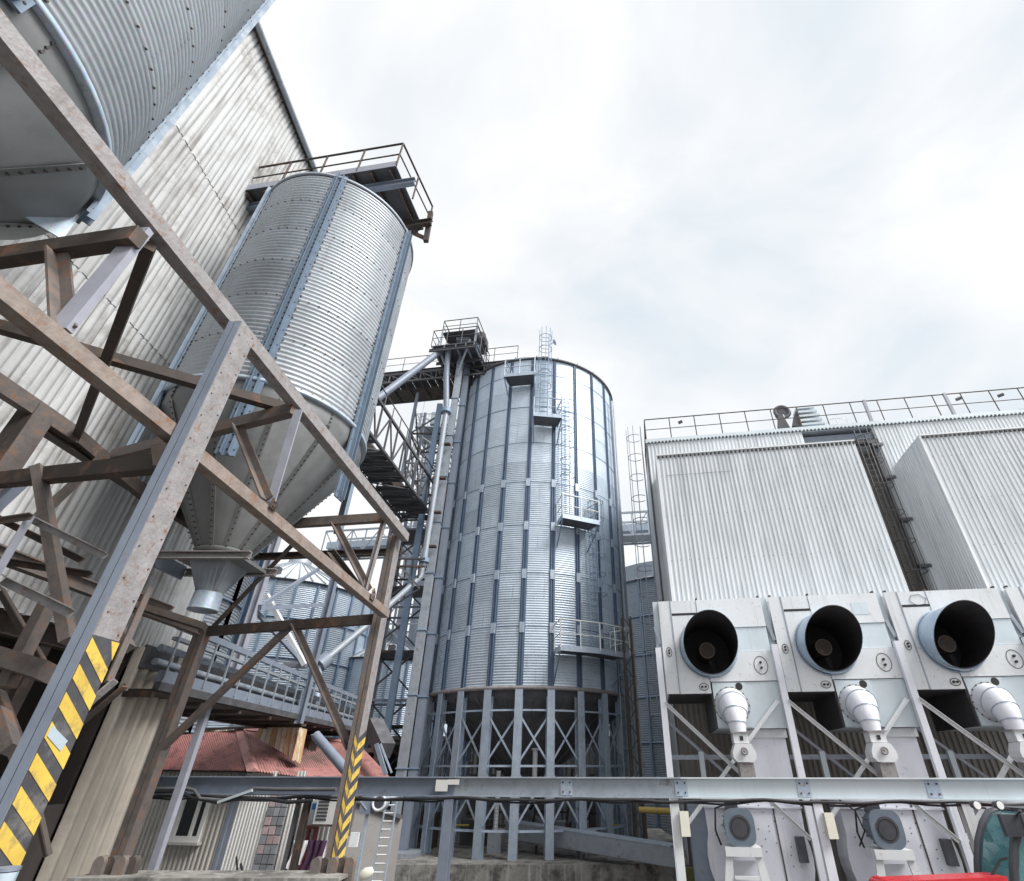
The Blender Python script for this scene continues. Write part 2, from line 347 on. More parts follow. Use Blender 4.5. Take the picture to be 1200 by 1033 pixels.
def hopper_silo(c, label, R=1.8, z0=8.8, rings=6, rh=.96, face=-55, posts=(-6, -70, -132, 168, 108, 48), zc=6.3, zp=7.35, rc=.36, post_z=None):
    th = thing('hopper_silo', label, 'silo', (c[0], c[1], zc))
    z1 = z0 + rings * rh
    me = shell_mesh(R, rh, radians(60), seg=12, m=GALVW, amp=.023, pitch=.096)
    for k in range(rings):
        for j in range(6):
            inst(th, 'wall_sheet', me, M4.Translation((0, 0, z0 + k * rh - zc)) @ M4.Rotation(radians(posts[0] + 60 * j), 4, 'Z'))
    bm_ = MB()
    for k in range(rings + 1):
        z = z0 + k * rh
        for j in range(60):
            a = radians(j * 6); n_ = V((cos(a), sin(a), 0)); bm_.puck(pol(c, a, R + .008, min(z, z1 - .03) + (.03 if k == 0 else 0)), n_, .013 if k else .02, .016)
    for k in range(rings):
        for a_ in posts:
            for s_ in (-4.8, 4.8):
                for q in range(5):
                    a = radians(a_ + s_); bm_.puck(pol(c, a, R + .01, z0 + k * rh + .1 + q * .2), (cos(a), sin(a), 0), .015, .018)
    part(th, 'bolts', bm_, BROWN, stuff=True)
    part(th, 'bottom_ring', MB().lathe([(R - .03, z0 - .05), (R + .05, z0 - .05), (R + .05, z0 + .015), (R + .02, z0 + .03)], 72, c=c), GALVL)
    part(th, 'top_ring', MB().lathe([(R + .02, z1 - .03), (R + .05, z1 - .03), (R + .05, z1 + .04), (R - .05, z1 + .04)], 72, c=c), GALVO)
    part(th, 'roof', MB().lathe([(R + .04, z1 + .03), (.3, z1 + .5), (.3, z1 + .62), (0, z1 + .62)], 36, c=c), GALVO)
    # hopper of twelve tapering plates with bolted laps
    gore = MB().lathe([(R - .02, z0 - .03), (R - .03, z0 - .32), (rc + .02, zc + .12)], 4, 0, radians(30.6)); 
    gm = gore.mesh('hopper_plate', CONE, off=(0, 0, zc))
    for j in range(12): inst(th, 'hopper_plate', gm, M4.Rotation(radians(30 * j + 3), 4, 'Z') @ M4.Scale(1 + .006 * (j % 2), 4))
    sb = MB()
    for j in range(12):
        a = radians(30 * j + 3.6)
        for q in range(26):
            f_ = (q + .5) / 26; r_ = R - .03 + (rc + .02 - R + .03) * f_; z = z0 - .32 + (zc + .12 - z0 + .32) * f_
            nn = V((cos(a) * .82, sin(a) * .82, -.57)); sb.puck(pol(c, a, r_ + .014, z - .01), nn, .014, .016)
        for q in range(3):
            sb.puck(pol(c, a, R - .015, z0 - .1 - q * .08), (cos(a), sin(a), 0), .014, .016)
    part(th, 'lap_bolts', sb, BROWN, stuff=True)
    for j in range(12):
        a = radians(30 * j + 3.3); part(th, 'lap_strip', MB().bar(pol(c, a, R - .015, z0 - .33), pol(c, a, rc + .035, zc + .14), .07, .012, (cos(a), sin(a), 0)), CONE)
    part(th, 'outlet_collar', MB().lathe([(rc + .06, zc + .14), (rc + .06, zc + .08), (rc, zc + .08), (rc, zc)], 24, c=c), CONE)
    # perforated posts
    for a_ in posts:
        a = radians(a_); n_ = V((cos(a), sin(a), 0)); zb = (post_z or {}).get(a_, zp)
        pr = [(-.13, 0), (-.13, .03), (-.06, .03), (-.06, .1), (-.045, .1), (-.045, .015), (.045, .015), (.045, .1), (.06, .1), (.06, .03), (.13, .03), (.13, 0)]
        st = MB().prof(pol(c, a, R + .012, zb), pol(c, a, R + .012, z1 + .1), [(-x, y) for x, y in pr], n_)
        p_ = part(th, 'post', st, POSTB)
        hb = MB(); q = zb + .1
        while q < z1:
            for s_ in (0,): hb.puck(pol(c, a, R + .028, q), n_, .016, .006)
            q += .13
        for s_ in (-1, 1):
            q = zb + .1
            while q < z1: hb.puck(pol(c, a + s_ * .095 / R, R + .04, q), n_, .012, .01); q += .35
        part(th, 'bolt_holes', hb, BLACK, p_, stuff=True)
        # bracket plate between post and cone
        part(th, 'bracket_plate', MB().poly([pol(c, a, R + .0, z0 - .08), pol(c, a, R - .38, z0 - .62), pol(c, a, R + .02, z0 - .62)], .015), GALVL)
    return th, z1
SA = (-5.55, 8.0); SB = (-5.9, 1.6)
siloA, zA = hopper_silo(SA, 'corrugated steel hopper silo under the railed platform, cone hanging inside the rusty frame', R=1.7)
siloB, zB = hopper_silo(SB, 'corrugated steel hopper silo cut off by the top left corner, grey cone bottom in view', posts=(-8, 58, 118, 178, -68, -128), z0=8.5, rh=1.05, zp=8.25)

# slide gate and spout under silo A
gt = thing('slide_gate', 'rusty slide gate with round outlet spout under the hanging hopper cone', 'gate valve', (SA[0], SA[1], 5.4))
zc = 6.3
part(gt, 'gate_plate', MB().box(SA[0] - .5, SA[1] - .42, zc - .06, SA[0] + .55, SA[1] + .42, zc - .01), CONE)
for s_ in (-1, 1):
    part(gt, 'gate_rail', MB().chan((SA[0] - .85, SA[1] + .42 * s_, zc - .03), (SA[0] + .7, SA[1] + .42 * s_, zc - .03), .08, .12), RUSTL)
part(gt, 'gate_end', MB().box(SA[0] - .86, SA[1] - .4, zc - .16, SA[0] - .82, SA[1] + .4, zc + .06), BLUEG)
tr = MB(); n = 24; top = []; bot = []
for i in range(n):
    a = 2 * pi * i / n; k = .3 / max(abs(cos(a)), abs(sin(a))); top.append((SA[0] + k * cos(a), SA[1] + k * sin(a), zc - .06)); bot.append((SA[0] + .19 * cos(a), SA[1] + .19 * sin(a), zc - .5))
tr.add(top + bot, [(i, i + n, (i + 1) % n + n, (i + 1) % n) for i in range(n)])
part(gt, 'transition_chute', tr, GALVO)
part(gt, 'outlet_spout', MB().lathe([(.19, zc - .5), (.2, zc - .52), (.2, zc - .74), (.215, zc - .75), (.215, zc - .77), (.185, zc - .77), (.18, zc - .5)], 24, c=SA), GALVL)

UPV = V((0, 0, 1))
# ------------------------------------------------------------ platform above silo A
pf = thing('service_platform', 'dark steel service platform with open handrails above the hopper silo top', 'platform', (-5.8, 7.7, 15.7))
Zd = 15.72
pL, pR = PZ(284, 224, Zd), PZ(464, 195, Zd); pl_ = (pR - pL).length; du = (pR - pL).normalized(); dn = V((-du.y, du.x, 0))
def pq(s_, t_, z=0): return pL + du * s_ + dn * t_ + UPV * z
part(pf, 'deck', MB().poly([pq(0, 0, .04), pq(pl_, 0, .04), pq(pl_, 1.75, .04), pq(0, 1.75, .04)], .04, (0, 0, 1)), DARKST)
part(pf, 'fascia', MB().bar(pq(0, -.01, .1), pq(pl_, -.01, .1), .012, .22), LILAC)
for q in range(9): part(pf, 'joist', MB().ibeam(pq(.15 + q * (pl_ - .3) / 8, .02, -.08), pq(.15 + q * (pl_ - .3) / 8, 1.75, -.08), .07, .14, .012), BROWN)
for y in (.3, 1.4): part(pf, 'bearer', MB().ibeam(pq(-.1, y, -.25), pq(pl_ + .4, y, -.25), .12, .2), BLUEG if y < 1 else BROWN)
handrail(pf, [pq(0, 1.75, .04), pq(0, 0, .04), pq(pl_, 0, .04), pq(pl_ + .1, 1.75, .04)], 1.0, 1.15, .028, BROWN)
part(pf, 'end_bracket', MB().bar(pq(pl_ + .3, 1.5, -.9), pq(pl_ + .25, 1.5, .35), .12, .1), BROWN)
part(pf, 'end_bracket', MB().bar(pq(pl_ - .5, 1.5, -.15), pq(pl_ + .3, 1.5, -.8), .08, .08), BROWN)
for x in (.8, 2.0, 3.2): part(pf, 'prop', MB().bar(pq(x, .4, -.35), pq(x, .4, -1.15), .1, .1), BROWN)

STRIPW = mat('weathered_light_sheet', (.50, .45, .385), .0, .75, .1, nscale=3, streak=(.28, .26, .24), streak_amt=.4, spot=(.42, .39, .35), spot_amt=.4, spot_scale=4, bump=.2)
# ------------------------------------------------------------ warehouse at the left
wh = thing('warehouse', 'tall warehouse wall of dirty whitish corrugated sheets behind the hopper silos', 'building', (-8, 6, 0))
WX = -8.0
def wx(y): return WX - .017 * y
wd = V((-.017, 1, 0)).normalized()
p0 = V((wx(-4), -4, 0)); L_ = (11.72 + 4) / wd.y
for (za, zb, dx) in ((5.42, 10.45, .05), (10.4, 14.65, .062), (14.6, 19.45, .074)):
    sheets(wh, 'wall_sheet', p0 + V((dx, 0, 0)), wd, L_, za, zb, 1.16, .29, .075, WALLW, kind='groove')
sheets(wh, 'wall_sheet', V((wx(10.3) + .01, 10.3, 0)), wd, 1.4, 0, 5.45, 1.4, .28, .13, STRIPW, kind='deep')
part(wh, 'eave_trim', MB().bar(p0 + V((.16, 0, 19.52)), p0 + wd * L_ + V((.16, 0, 19.52)), .24, .2), BROWN)
part(wh, 'eave_gutter', MB().tube(p0 + V((.3, 0, 19.42)), p0 + wd * L_ + V((.3, 0, 19.42)), .08, 8), GALVO)
part(wh, 'roof', MB().poly([(-7.9, -4, 19.64), (-8.1, 11.8, 19.64), (-22, 11.8, 23), (-22, -4, 23)], .06), GALVO)
part(wh, 'end_wall', MB().poly([(-8.3, 11.7, 0), (-22, 11.7, 0), (-22, 11.7, 22.9), (-8.3, 11.7, 19.5)], .05), WALLW)
part(wh, 'near_wall', MB().poly([(-8.1, -4, 0), (-8.1, -4, 19.5), (-22, -4, 22.9), (-22, -4, 0)], .05), WALLW)
part(wh, 'far_wall', MB().poly([(-22, -4, 0), (-22, -4, 22.9), (-22, 11.7, 22.9), (-22, 11.7, 0)], .05), WALLW)
bd = MB()
bdw = corr(1.0, 5.3, .25, .03, DARKIN, 'inner_board')
for i in range(12): inst(wh, 'inner_board', bdw, mw(wh).inverted() @ M4.Translation((-10.6, -2 + i, 0)) @ M4.Rotation(radians(90), 4, 'Z'))
part(wh, 'inner_ceiling', MB().box(-10.6, -4, 5.5, -8.15, 10.4, 5.6), DARKIN)
part(wh, 'inner_end_board', MB().box(-10.6, 10.3, 0, -8.25, 10.36, 5.5), DARKIN)
part(wh, 'sill_beam', MB().ibeam((wx(-3) - .16, -3, 5.3), (wx(10.3) - .16, 10.3, 5.3), .2, .3), BROWN)
for y in (1.0, 3.6, 6.2, 8.6): part(wh, 'undercroft_post', MB().ibeam((wx(y) - .2, y, 0), (wx(y) - .2, y, 5.2), .2, .2, .02, (1, 0, 0)), BROWN)
part(wh, 'undercroft_board', MB().box(-8.3, 8.75, 0, -8.2, 10.28, 3.0), DARKIN)
part(wh, 'corner_flashing', MB().box(wx(11.7) - .02, 11.66, 0, wx(11.7) + .1, 11.78, 19.4), WALLW)

# ------------------------------------------------------------ rusty support frame
fr = thing('support_frame', 'rust-stained steel support frame carrying the hopper silos, with two hazard striped columns', 'steel frame', (-5, 6, 0))
def FX(px, py):          # the frame's front side
    n = V((1, -.0724, 0)); return PP(px, py, (-3.5, 4.06, 0), n)
def c1(y_): return V((-3.5, 4.2, 0))
XR = -6.7
def FR(px, py): return PX(px, py, XR)
def mem(name, a, c, kind='i', w_=.14, h_=.26, m=RUST, up=(0, 0, 1), t_=.02, label=None):
    b_ = MB()
    if kind == 'i': b_.ibeam(a, c, w_, h_, t_, up)
    elif kind == 'c': b_.bar(a, c, w_, h_, up)
    elif kind == 'b': b_.bar(a, c, w_, h_, up)
    elif kind == 'l': b_.angle(a, c, w_, t_, up)
    return part(fr, name, b_, m, label=label)
def ext(a, c, t): return a + (c - a) * t
UP3 = V((0, 0, 1))
# columns
C1 = V((-3.365, 3.855, 0)); C2 = V((-3.305, 9.45, 0)); C3 = V((-6.78, 10.0, 0)); C4 = V((-6.75, 5.3, 0))
def column(c, zt, wx_, wy, m1, m2, name='column', zb=0, label=None):
    """box column of two channels toe to toe: a seam runs up its front"""
    b_ = MB().box(c.x - wx_ / 2, c.y - wy / 2, zb, c.x - .006, c.y + wy / 2, zt)
    o = part(fr, name, b_, m1, label=label)
    part(fr, 'column_channel', MB().box(c.x + .004, c.y - wy / 2 - .004, zb, c.x + wx_ / 2 - .004, c.y + wy / 2 + .004, zt - .002), m1, o)
    part(fr, 'lit_side_overlay', MB().box(c.x + wx_ / 2 - .003, c.y - wy / 2 + .0, zb, c.x + wx_ / 2, c.y + wy / 2 - .001, zt - .004), m2, o)  # thin overlay: light on the +X face put into its paler colour
    return o
k1 = column(C1, 7.36, .14, .25, BLUEG, RUSTL, label='thick grey column with bold yellow and black stripes at its foot')
k2 = column(C2, 7.32, .15, .3, RUST, RUSTL, label='far column with small yellow and black chevrons')
k3 = column(C3, 5.75, .2, .2, RUST, RUST)
k4 = column(C4, 7.4, .24, .26, BROWN, RUST)
# front side beams
b1a, b1b = FX(0, 42), FX(473, 628)
d_ = (b1b - b1a).normalized()
mem('beam', b1a - d_ * 3.2, b1b + d_ * .1, 'c', .14, .16, RUSTL)
a_ = FX(0, 346); c_ = FX(214, 519); mem('beam', a_ - (c_ - a_) * .8, c_, 'c', .13, .125, RUSTO)
mem('beam', FX(222, 529), FX(452, 720), 'c', .13, .13, RUSTO)
mem('gusset', FX(190, 520), FX(193, 545), 'b', .2, .02, RUSTO)
mem('brace', FX(168, 270), FX(70, 388), 'c', .06, .14, LILAC, (1, 0, 0))
xb1 = FX(150, 280)
mem('cross_beam', xb1 + V((.0, 0, 0)) + V((3.6, -.55, 0)) * .028, xb1 + V((-3.6, .55, 0)), 'c', .11, .17, BROWN)
mem('knee_brace', xb1 + V((-.62, .1, -.1)), FX(73, 392), 'l', .11, .015, RUST)
rj = PX(90, 512, XR)
mem('brace', FX(178, 288) + V((-.02, 0, 0)), rj, 'b', .09, .09, BROWN)
b3 = PX(0, 452, XR); b3e = PX(176, 585, XR)
mem('beam', b3 + (b3 - rj) * .8, rj, 'c', .12, .2, RUST, t_=.02); mem('beam', rj, rj + (b3e - rj), 'c', .12, .18, BROWN)
mem('cross_beam', V((C1.x, C1.y + .02, FX(185, 535).z)), PX(-30, 566, XR - .3), 'c', .11, .165, BROWN)
xb3 = FX(343, 480)
mem('cross_beam', xb3 + V((.03, 0, 0)), PX(92, 512, XR) + V((0, .6, .05)), 'c', .11, .165, RUST)
dd0 = PZ(333, 480, xb3.z + .1); mem('plan_brace', dd0, PZ(-20, 380, xb3.z + .1), 'l', .12, .015, BROWN)
xm = xb3.lerp(PX(92, 512, XR) + V((0, .6, .05)), .27)
vj = FX(312, 588)
mem('brace', xm - UP3 * .06, vj, 'l', .1, .012, RUST); mem('brace', xb3 + V((.02, 0, .0)), vj, 'l', .1, .012, LILAC)
xb4 = FX(456, 607); mem('cross_beam', xb4 + V((-.08, 0, 0)), V((XR, xb4.y + .5, xb4.z)), 'c', .11, .165, RUST)
mem('cross_beam', V((C2.x, C2.y + .5, xb4.z - .12)), V((XR, C3.y + .3, xb4.z - .12)), 'i', .1, .13, BROWN)
v2 = FX(431, 694); xm4 = xb4.lerp(V((XR, xb4.y + .5, xb4.z)), .3)
mem('brace', xm4 - UP3 * .06, v2, 'l', .1, .012, RUST); mem('brace', xb4 + V((-.05, .05, -.1)), v2, 'l', .1, .012, RUSTL)
mem('brace', V((xm4.x - .5, C2.y + .55, xb4.z - .16)), v2 + V((-.2, .5, 0)), 'l', .12, .015, BROWN)
xb5a = V((C2.x - .1, C2.y, PY(437, 726, C2.y).z)); xb5b = V((C3.x + .1, C3.y, PY(245, 740, C3.y).z))
mem('cross_beam', xb5a, xb5b, 'c', .11, .165, BROWN)
mid5 = xb5a.lerp(xb5b, .48)
mem('brace', mid5, V((C3.x + .05, C3.y - .1, PY(187, 884, C3.y).z)), 'l', .1, .012, RUST)
mem('brace', mid5, V((C2.x - .1, C2.y, PY(411, 880, C2.y).z)), 'l', .1, .012, RUST)
mem('brace', xb5b + V((.1, 0, .05)), PY(345, 640, 9.7), 'l', .1, .012, BROWN)
zz = xb5b.z; mem('beam', V((C3.x, C3.y - .15, zz)), V((C3.x, 3.0, zz)), 'i', .13, .18, RUST)
mem('beam', V((C3.x, C3.y, 7.25)), V((C3.x, 5.2, 7.25)), 'i', .13, .18, BROWN)
def gusset(c, up, s_=.16, m=RUST, n_=(1, 0, 0)):
    c, n_, up = V(c), V(n_), V(up).normalized(); u = n_.cross(up).normalized()
    pts = [c + u * s_ + up * s_ * .5, c + u * s_ * .4 + up * s_ * 1.3, c - u * s_ * .9 + up * s_ * .8, c - u * s_ - up * s_ * .6, c + u * s_ * .7 - up * s_]
    g_ = part(fr, 'gusset', MB().poly([p + n_ * .012 for p in pts], .012, n_), m); b_ = MB()
    for q, w2 in ((.5, .3), (0, .7), (-.5, .1), (.2, -.4), (-.4, -.35)): b_.puck(c + u * q * s_ + up * w2 * s_ + n_ * .012, n_, .012, .012)
    part(fr, 'gusset_bolts', b_, BROWN, g_, stuff=True)
for q, s_ in (((312, 592), .07), ((431, 698), .09)):
    c_ = FX(*q); gusset(c_ + V((.082, 0, 0)), (0, .3, 1), s_, RUST if q[0] % 2 else BROWN)
# lighter secondary framing by the striped column
K = [((41, 606), (-8, 690), 4.4, .1, LILAC), ((41, 607), (128, 650), 4.5, .08, RUSTL), ((9, 677), (90, 716), 4.5, .1, RUSTL), ((-10, 612), (41, 604), 4.4, .07, RUST),
     ((45, 548), (80, 752), 4.7, .12, RUST), ((60, 700), (6, 806), 5.0, .13, RUST), ((6, 690), (78, 812), 5.3, .1, BROWN), ((-30, 762), (56, 788), 4.9, .2, RUST), ((-30, 590), (100, 655), 5.6, .09, BROWN), ((0, 655), (110, 672), 5.8, .09, BROWN),
     ((0, 835), (14, 880), 4.6, .12, RUST), ((-5, 812), (30, 905), 5.2, .12, BROWN),
     ((38, 614), (124, 534), 5.2, .1, RUST), ((-25, 612), (42, 550), 5.2, .12, BLUEG),
     ((180, 690), (132, 800), 5.1, .1, RUST), ((139, 800), (86, 846), 4.9, .1, RUSTL), ((150, 806), (75, 870), 5.2, .09, BROWN), ((46, 930), (62, 1000), 4.6, .07, BROWN), ((150, 690), (205, 712), 5.4, .07, RUST), ((138, 735), (150, 760), 5.2, .12, RUST), ((130, 700), (240, 735), 7.4, .12, BROWN)]
for a, c, Y, w_, m in K: mem('strut', PY(*a, Y), PY(*c, Y + random.uniform(-.1, .1)), 'l' if w_ < .12 else 'c', w_ * .72, w_ * .95 if w_ >= .12 else w_ * .72, m, (0, -1, .2), .01)
# column foot: base plates and anchor bolts
for c in (C1, C2, C3): part(fr, 'base_plate', MB().box(c.x - .28, c.y - .28, 0, c.x + .28, c.y + .28, .04), BROWN)
# bold stripes on the +X face of the near column
xs = C1.x + .07 + .001; ya, yb = C1.y - .126, C1.y + .126
zt0 = PX(103, 742, xs).z; zb0 = 1.2
part(fr, 'stripe_ground', MB().box(xs, ya, zb0, xs + .004, yb, zt0), BLKT, k1)
zz = zt0; per = .172
i = 0
while zz > zb0 + .3:
    z_ = zt0 - .02 - i * per
    lo, hi = z_ - .09, z_
    sl = .17                       # rise of the slant across the face
    pts = [(ya, lo + .0), (ya, hi), (yb, hi - sl + .0), (yb, lo - sl)]
    pts = [(y, max(zb0, z)) for y, z in pts]
    part(fr, 'warning_stripe', MB().poly([(xs + .008, y, z) for y, z in pts], .004, (1, 0, 0)), YEL if i != 3 else YEL, k1)
    if i == 3: part(fr, 'scraped_patch', MB().poly([(xs + .012, ya + .01, hi - .02), (xs + .012, yb - .07, hi - .1), (xs + .012, yb - .09, lo - .07), (xs + .012, ya + .01, lo + .01)], .003, (1, 0, 0)), PALEB, k1)
    zz = z_; i += 1
part(fr, 'warning_stripe', MB().poly([(xs + .008, yb - .08, zt0 - .01), (xs + .008, yb, zt0 - .01), (xs + .008, yb, zt0 - .13)], .004, (1, 0, 0)), YEL, k1)
# chevrons on the far column
xs = C2.x + .075 + .001; ya, yb = C2.y - .15, C2.y + .15; yf = C2.y - .157
zt0 = PX(425, 868, xs).z; zz = zt0; i = 0
while zz > .9:
    z_ = zt0 - i * .2
    part(fr, 'warning_chevron', MB().poly([(xs + .006, ya, z_ - .16), (xs + .006, ya, z_ - .06), (xs + .006, yb, z_ + .06), (xs + .006, yb, z_ - .04)], .004, (1, 0, 0)), YEL, k2)
    part(fr, 'black_chevron', MB().poly([(xs + .006, ya, z_ - .06), (xs + .006, ya, z_ + .03), (xs + .006, yb, z_ + .15), (xs + .006, yb, z_ + .06)], .004, (1, 0, 0)), BLKT, k2)
    part(fr, 'warning_chevron', MB().poly([(C2.x + .01, yf, z_ - .03), (xs - .01, yf, z_ - .15), (xs - .01, yf, z_ - .05), (C2.x + .01, yf, z_ + .07)], .003, (0, -1, 0)), YEL, k2)
    zz = z_; i += 1
# bolts on the near column
bb = MB()
for j in range(34): bb.puck((C1.x + .071, C1.y - .09 + .18 * (j % 2), 3.2 + .125 * j), (1, 0, 0), .007, .005)
part(fr, 'rivets', bb, BROWN, k1, stuff=True)

# ------------------------------------------------------------ the big silo
R = 4.75; SCn = (-1.62, 26.98); ZR = 6.24; ZT = 23.4; PH0 = radians(-91.3); ST_ = radians(15)
sl = thing('grain_silo', 'tall round galvanised silo on tall legs in the centre, with caged ladders and platforms', 'silo', (SCn[0], SCn[1], 0))
rows = 15; rh = (ZT - ZR) / rows
me1 = shell_mesh(R, rh, ST_, pitch=rh / 11, amp=.018, seg=4); me2 = shell_mesh(R, rh, ST_, pitch=rh / 11, amp=.011, seg=4, name='wall_sheet')
vis = [k for k in range(24) if k <= 7 or k >= 16]
vis = [k for k in range(-8, 9)]
for k in vis:
    for j in range(rows):
        m = me1 if j < 9 or k in (-4, -3, 5) else me2
        inst(sl, 'wall_sheet', m, M4.Translation((0, 0, ZR + j * rh)) @ M4.Rotation(PH0 + ST_ * k, 4, 'Z') @ M4.Scale(1 + .0006 * ((j + k) % 3), 4))
part(sl, 'rear_wall', MB().lathe([(R, ZR), (R, ZT)], 14, PH0 + ST_ * 9, PH0 + ST_ * 16, SCn), GALV)
sm = MB()
for j in range(1, rows):
    for q in range(150):
        a = PH0 + radians(-122 + q * 245 / 150); sm.puck(pol(SCn, a, R + .01, ZR + j * rh), (cos(a), sin(a), 0), .014, .016)
part(sl, 'seam_bolts', sm, GALVB, stuff=True)
for j in range(0, rows + 1, 2): part(sl, 'wind_ring', MB().lathe([(R + .008, ZR + j * rh - .012), (R + .02, ZR + j * rh - .012), (R + .02, ZR + j * rh + .012)], 60, PH0 - 2.1, PH0 + 2.3, SCn), GALVB)
part(sl, 'eave_ring', MB().lathe([(R - .02, ZT - .04), (R + .13, ZT - .04), (R + .14, ZT + .06), (R + .02, ZT + .1)], 96, c=SCn), DARKST)
part(sl, 'roof', MB().lathe([(R + .1, ZT + .08), (.6, ZT + 2.2), (.6, ZT + 2.5), (0, ZT + 2.5)], 48, c=SCn), GALVO)
eb = MB()
for q in range(24): eb.bar(pol(SCn, PH0 + q * ST_ + .04, R + .02, ZT + .1), pol(SCn, PH0 + q * ST_ + .04, R + .02, ZT + .24), .05)
part(sl, 'eave_clips', eb, DARKST, stuff=True)
def stiff(z0, z1, wd_, dp):
    return MB().prof((R + .012, 0, z0), (R + .012, 0, z1), [(x, y) for x, y in [(-wd_, 0), (-wd_, .012), (-wd_ * .55, .012), (-wd_ * .55, dp), (-wd_ * .3, dp), (-wd_ * .3, .012), (wd_ * .3, .012), (wd_ * .3, dp), (wd_ * .55, dp), (wd_ * .55, .012), (wd_, .012), (wd_, 0)]], (1, 0, 0))
sA = stiff(0, 9.2, .13, .07).mesh('stiffener', STIFD); sB = stiff(9.2, ZT - ZR - .1, .1, .075).mesh('stiffener', STIFD)
sp = MB().box(R + .02, -.1, 0, R + .1, .1, .42).mesh('splice_plate', GALVL)
for k in range(-8, 10):
    rot = M4.Translation((0, 0, ZR)) @ M4.Rotation(PH0 + ST_ * k, 4, 'Z')
    a = inst(sl, 'stiffener', sA, rot); inst(sl, 'stiffener', sB, rot)
    for z in (rh * 2 - .28, rh * 4 - .28, rh * 6 - .28, rh * 8 - .28): inst(sl, 'splice_plate', sp, M4.Translation((0, 0, z)), a)
part(sl, 'base_ring', MB().lathe([(R - .1, ZR - .14), (R + .1, ZR - .14), (R + .1, ZR - .02), (R + .03, ZR + .01)], 96, c=SCn), RUSTL)
cone = MB().lathe([(R - .1, ZR - .1), (R - .12, ZR - .35), (.4, 2.75), (.4, 2.2)], 72, c=SCn)
part(sl, 'hopper', cone, DARKST)
for k in range(24):
    a = PH0 + ST_ * (k + .5); part(sl, 'hopper_rib', MB().bar(pol(SCn, a, R - .12, ZR - .38), pol(SCn, a, .5, 2.75), .06, .02, (cos(a), sin(a), 0)), CONE)
lg = MB(); lg.ibeam((R - .02, 0, .86), (R - .02, 0, ZR - .14), .3, .28, .03, (1, 0, 0)); lgm = lg.mesh('leg', GALVL)
for k in range(24): 
    inst(sl, 'leg', lgm, M4.Rotation(PH0 + ST_ * k, 4, 'Z'))
LV = (5.35, 3.52, 1.6)
for k in range(24):
    a, c = PH0 + ST_ * k, PH0 + ST_ * (k + 1); rr = R + .0
    for z in LV: part(sl, 'ring_tie', MB().angle(pol(SCn, a, rr, z), pol(SCn, c, rr, z), .07, .01), GALVL if k < 9 or k > 14 else BROWN)
    for zt, zb in ((5.3, 3.56), (3.48, 1.65)):
        part(sl, 'cross_brace', MB().bar(pol(SCn, a, rr + .02, zt), pol(SCn, c, rr + .02, zb), .02, .07), GALVL)
        part(sl, 'cross_brace', MB().bar(pol(SCn, a, rr - .02, zb), pol(SCn, c, rr - .02, zt), .02, .07), GALVL)
# platforms and ladders
def silo_platform(a0, a1, z, mdeck, depth=.95, n=1, brace=True):
    a0, a1 = radians(a0), radians(a1); Rm = R + .1
    k = part(sl, 'platform', MB(), mdeck)
    pts_i = [pol(SCn, a0 + (a1 - a0) * i / n, Rm, z) for i in range(n + 1)]
    pts_o = [pol(SCn, a0 + (a1 - a0) * i / n, Rm + depth, z) for i in range(n + 1)]
    b_ = MB()
    for i in range(n): b_.poly([pts_i[i], pts_o[i], pts_o[i + 1], pts_i[i + 1]], .04, (0, 0, 1))
    k.data = b_.mesh('platform', DARKST, inv=mw(sl).inverted())
    run = [pts_i[0]] + pts_o + [pts_i[-1]]
    for p, q in zip(run[:-1], run[1:]): part(sl, 'toe_board', MB().bar(p + UP3 * .0, q + UP3 * .0, .02, .22), GALVL, k)
    handrail(sl, run, 1.1, .8, .032, WHITEP if z < 15 else GALVL, sub=k)
    if brace:
        for p, q in ((pts_o[0], a0), (pts_o[-1], a1)): part(sl, 'platform_brace', MB().bar(p - UP3 * .1, pol(SCn, q, R + .05, z - 1.15), .05, .05), GALVB, k)
    return k
silo_platform(-106, -89.5, 21.5, CONE)
silo_platform(-89, -74.5, 18.75, CONE)
silo_platform(-74, -55, 13.2, CONE)
silo_platform(-75, -40, 7.5, CONE, n=2, depth=1.0)
def slad(a_, z0, z1, c0, m=GALVL): a = radians(a_); caged_ladder(sl, pol(SCn, a, R + .08, 0)[:2], (cos(a), sin(a), 0), z0, z1, c0, m, gap=.12, R=.36)
slad(-83.5, 18.8, 25.2, 21.0, GALVB); slad(-69.5, 13.3, 20.6, 15.6, GALVB); slad(-52.5, 7.6, 14.6, 10.0, GALVB); slad(-33, .9, 9.0, 3.2, GALVO)
part(sl, 'dish', MB().lathe([(0, 0), (.14, .05), (.2, .1)], 16).tube((0, 0, 0), (0, 0, -.3), .02), GALVL, local=True).matrix_basis = M4.Translation((pol(SCn, radians(-78), R + .2, 24.6) - sl.location)) @ M4.Rotation(radians(60), 4, 'Y')
for a_, r_ in ((-24, .09), (-19, .06)):
    a = radians(a_); part(sl, 'downpipe', MB().tube(pol(SCn, a, R + .25, .9), pol(SCn, a, R + .25, ZT - 1), r_, 8), GALVO)

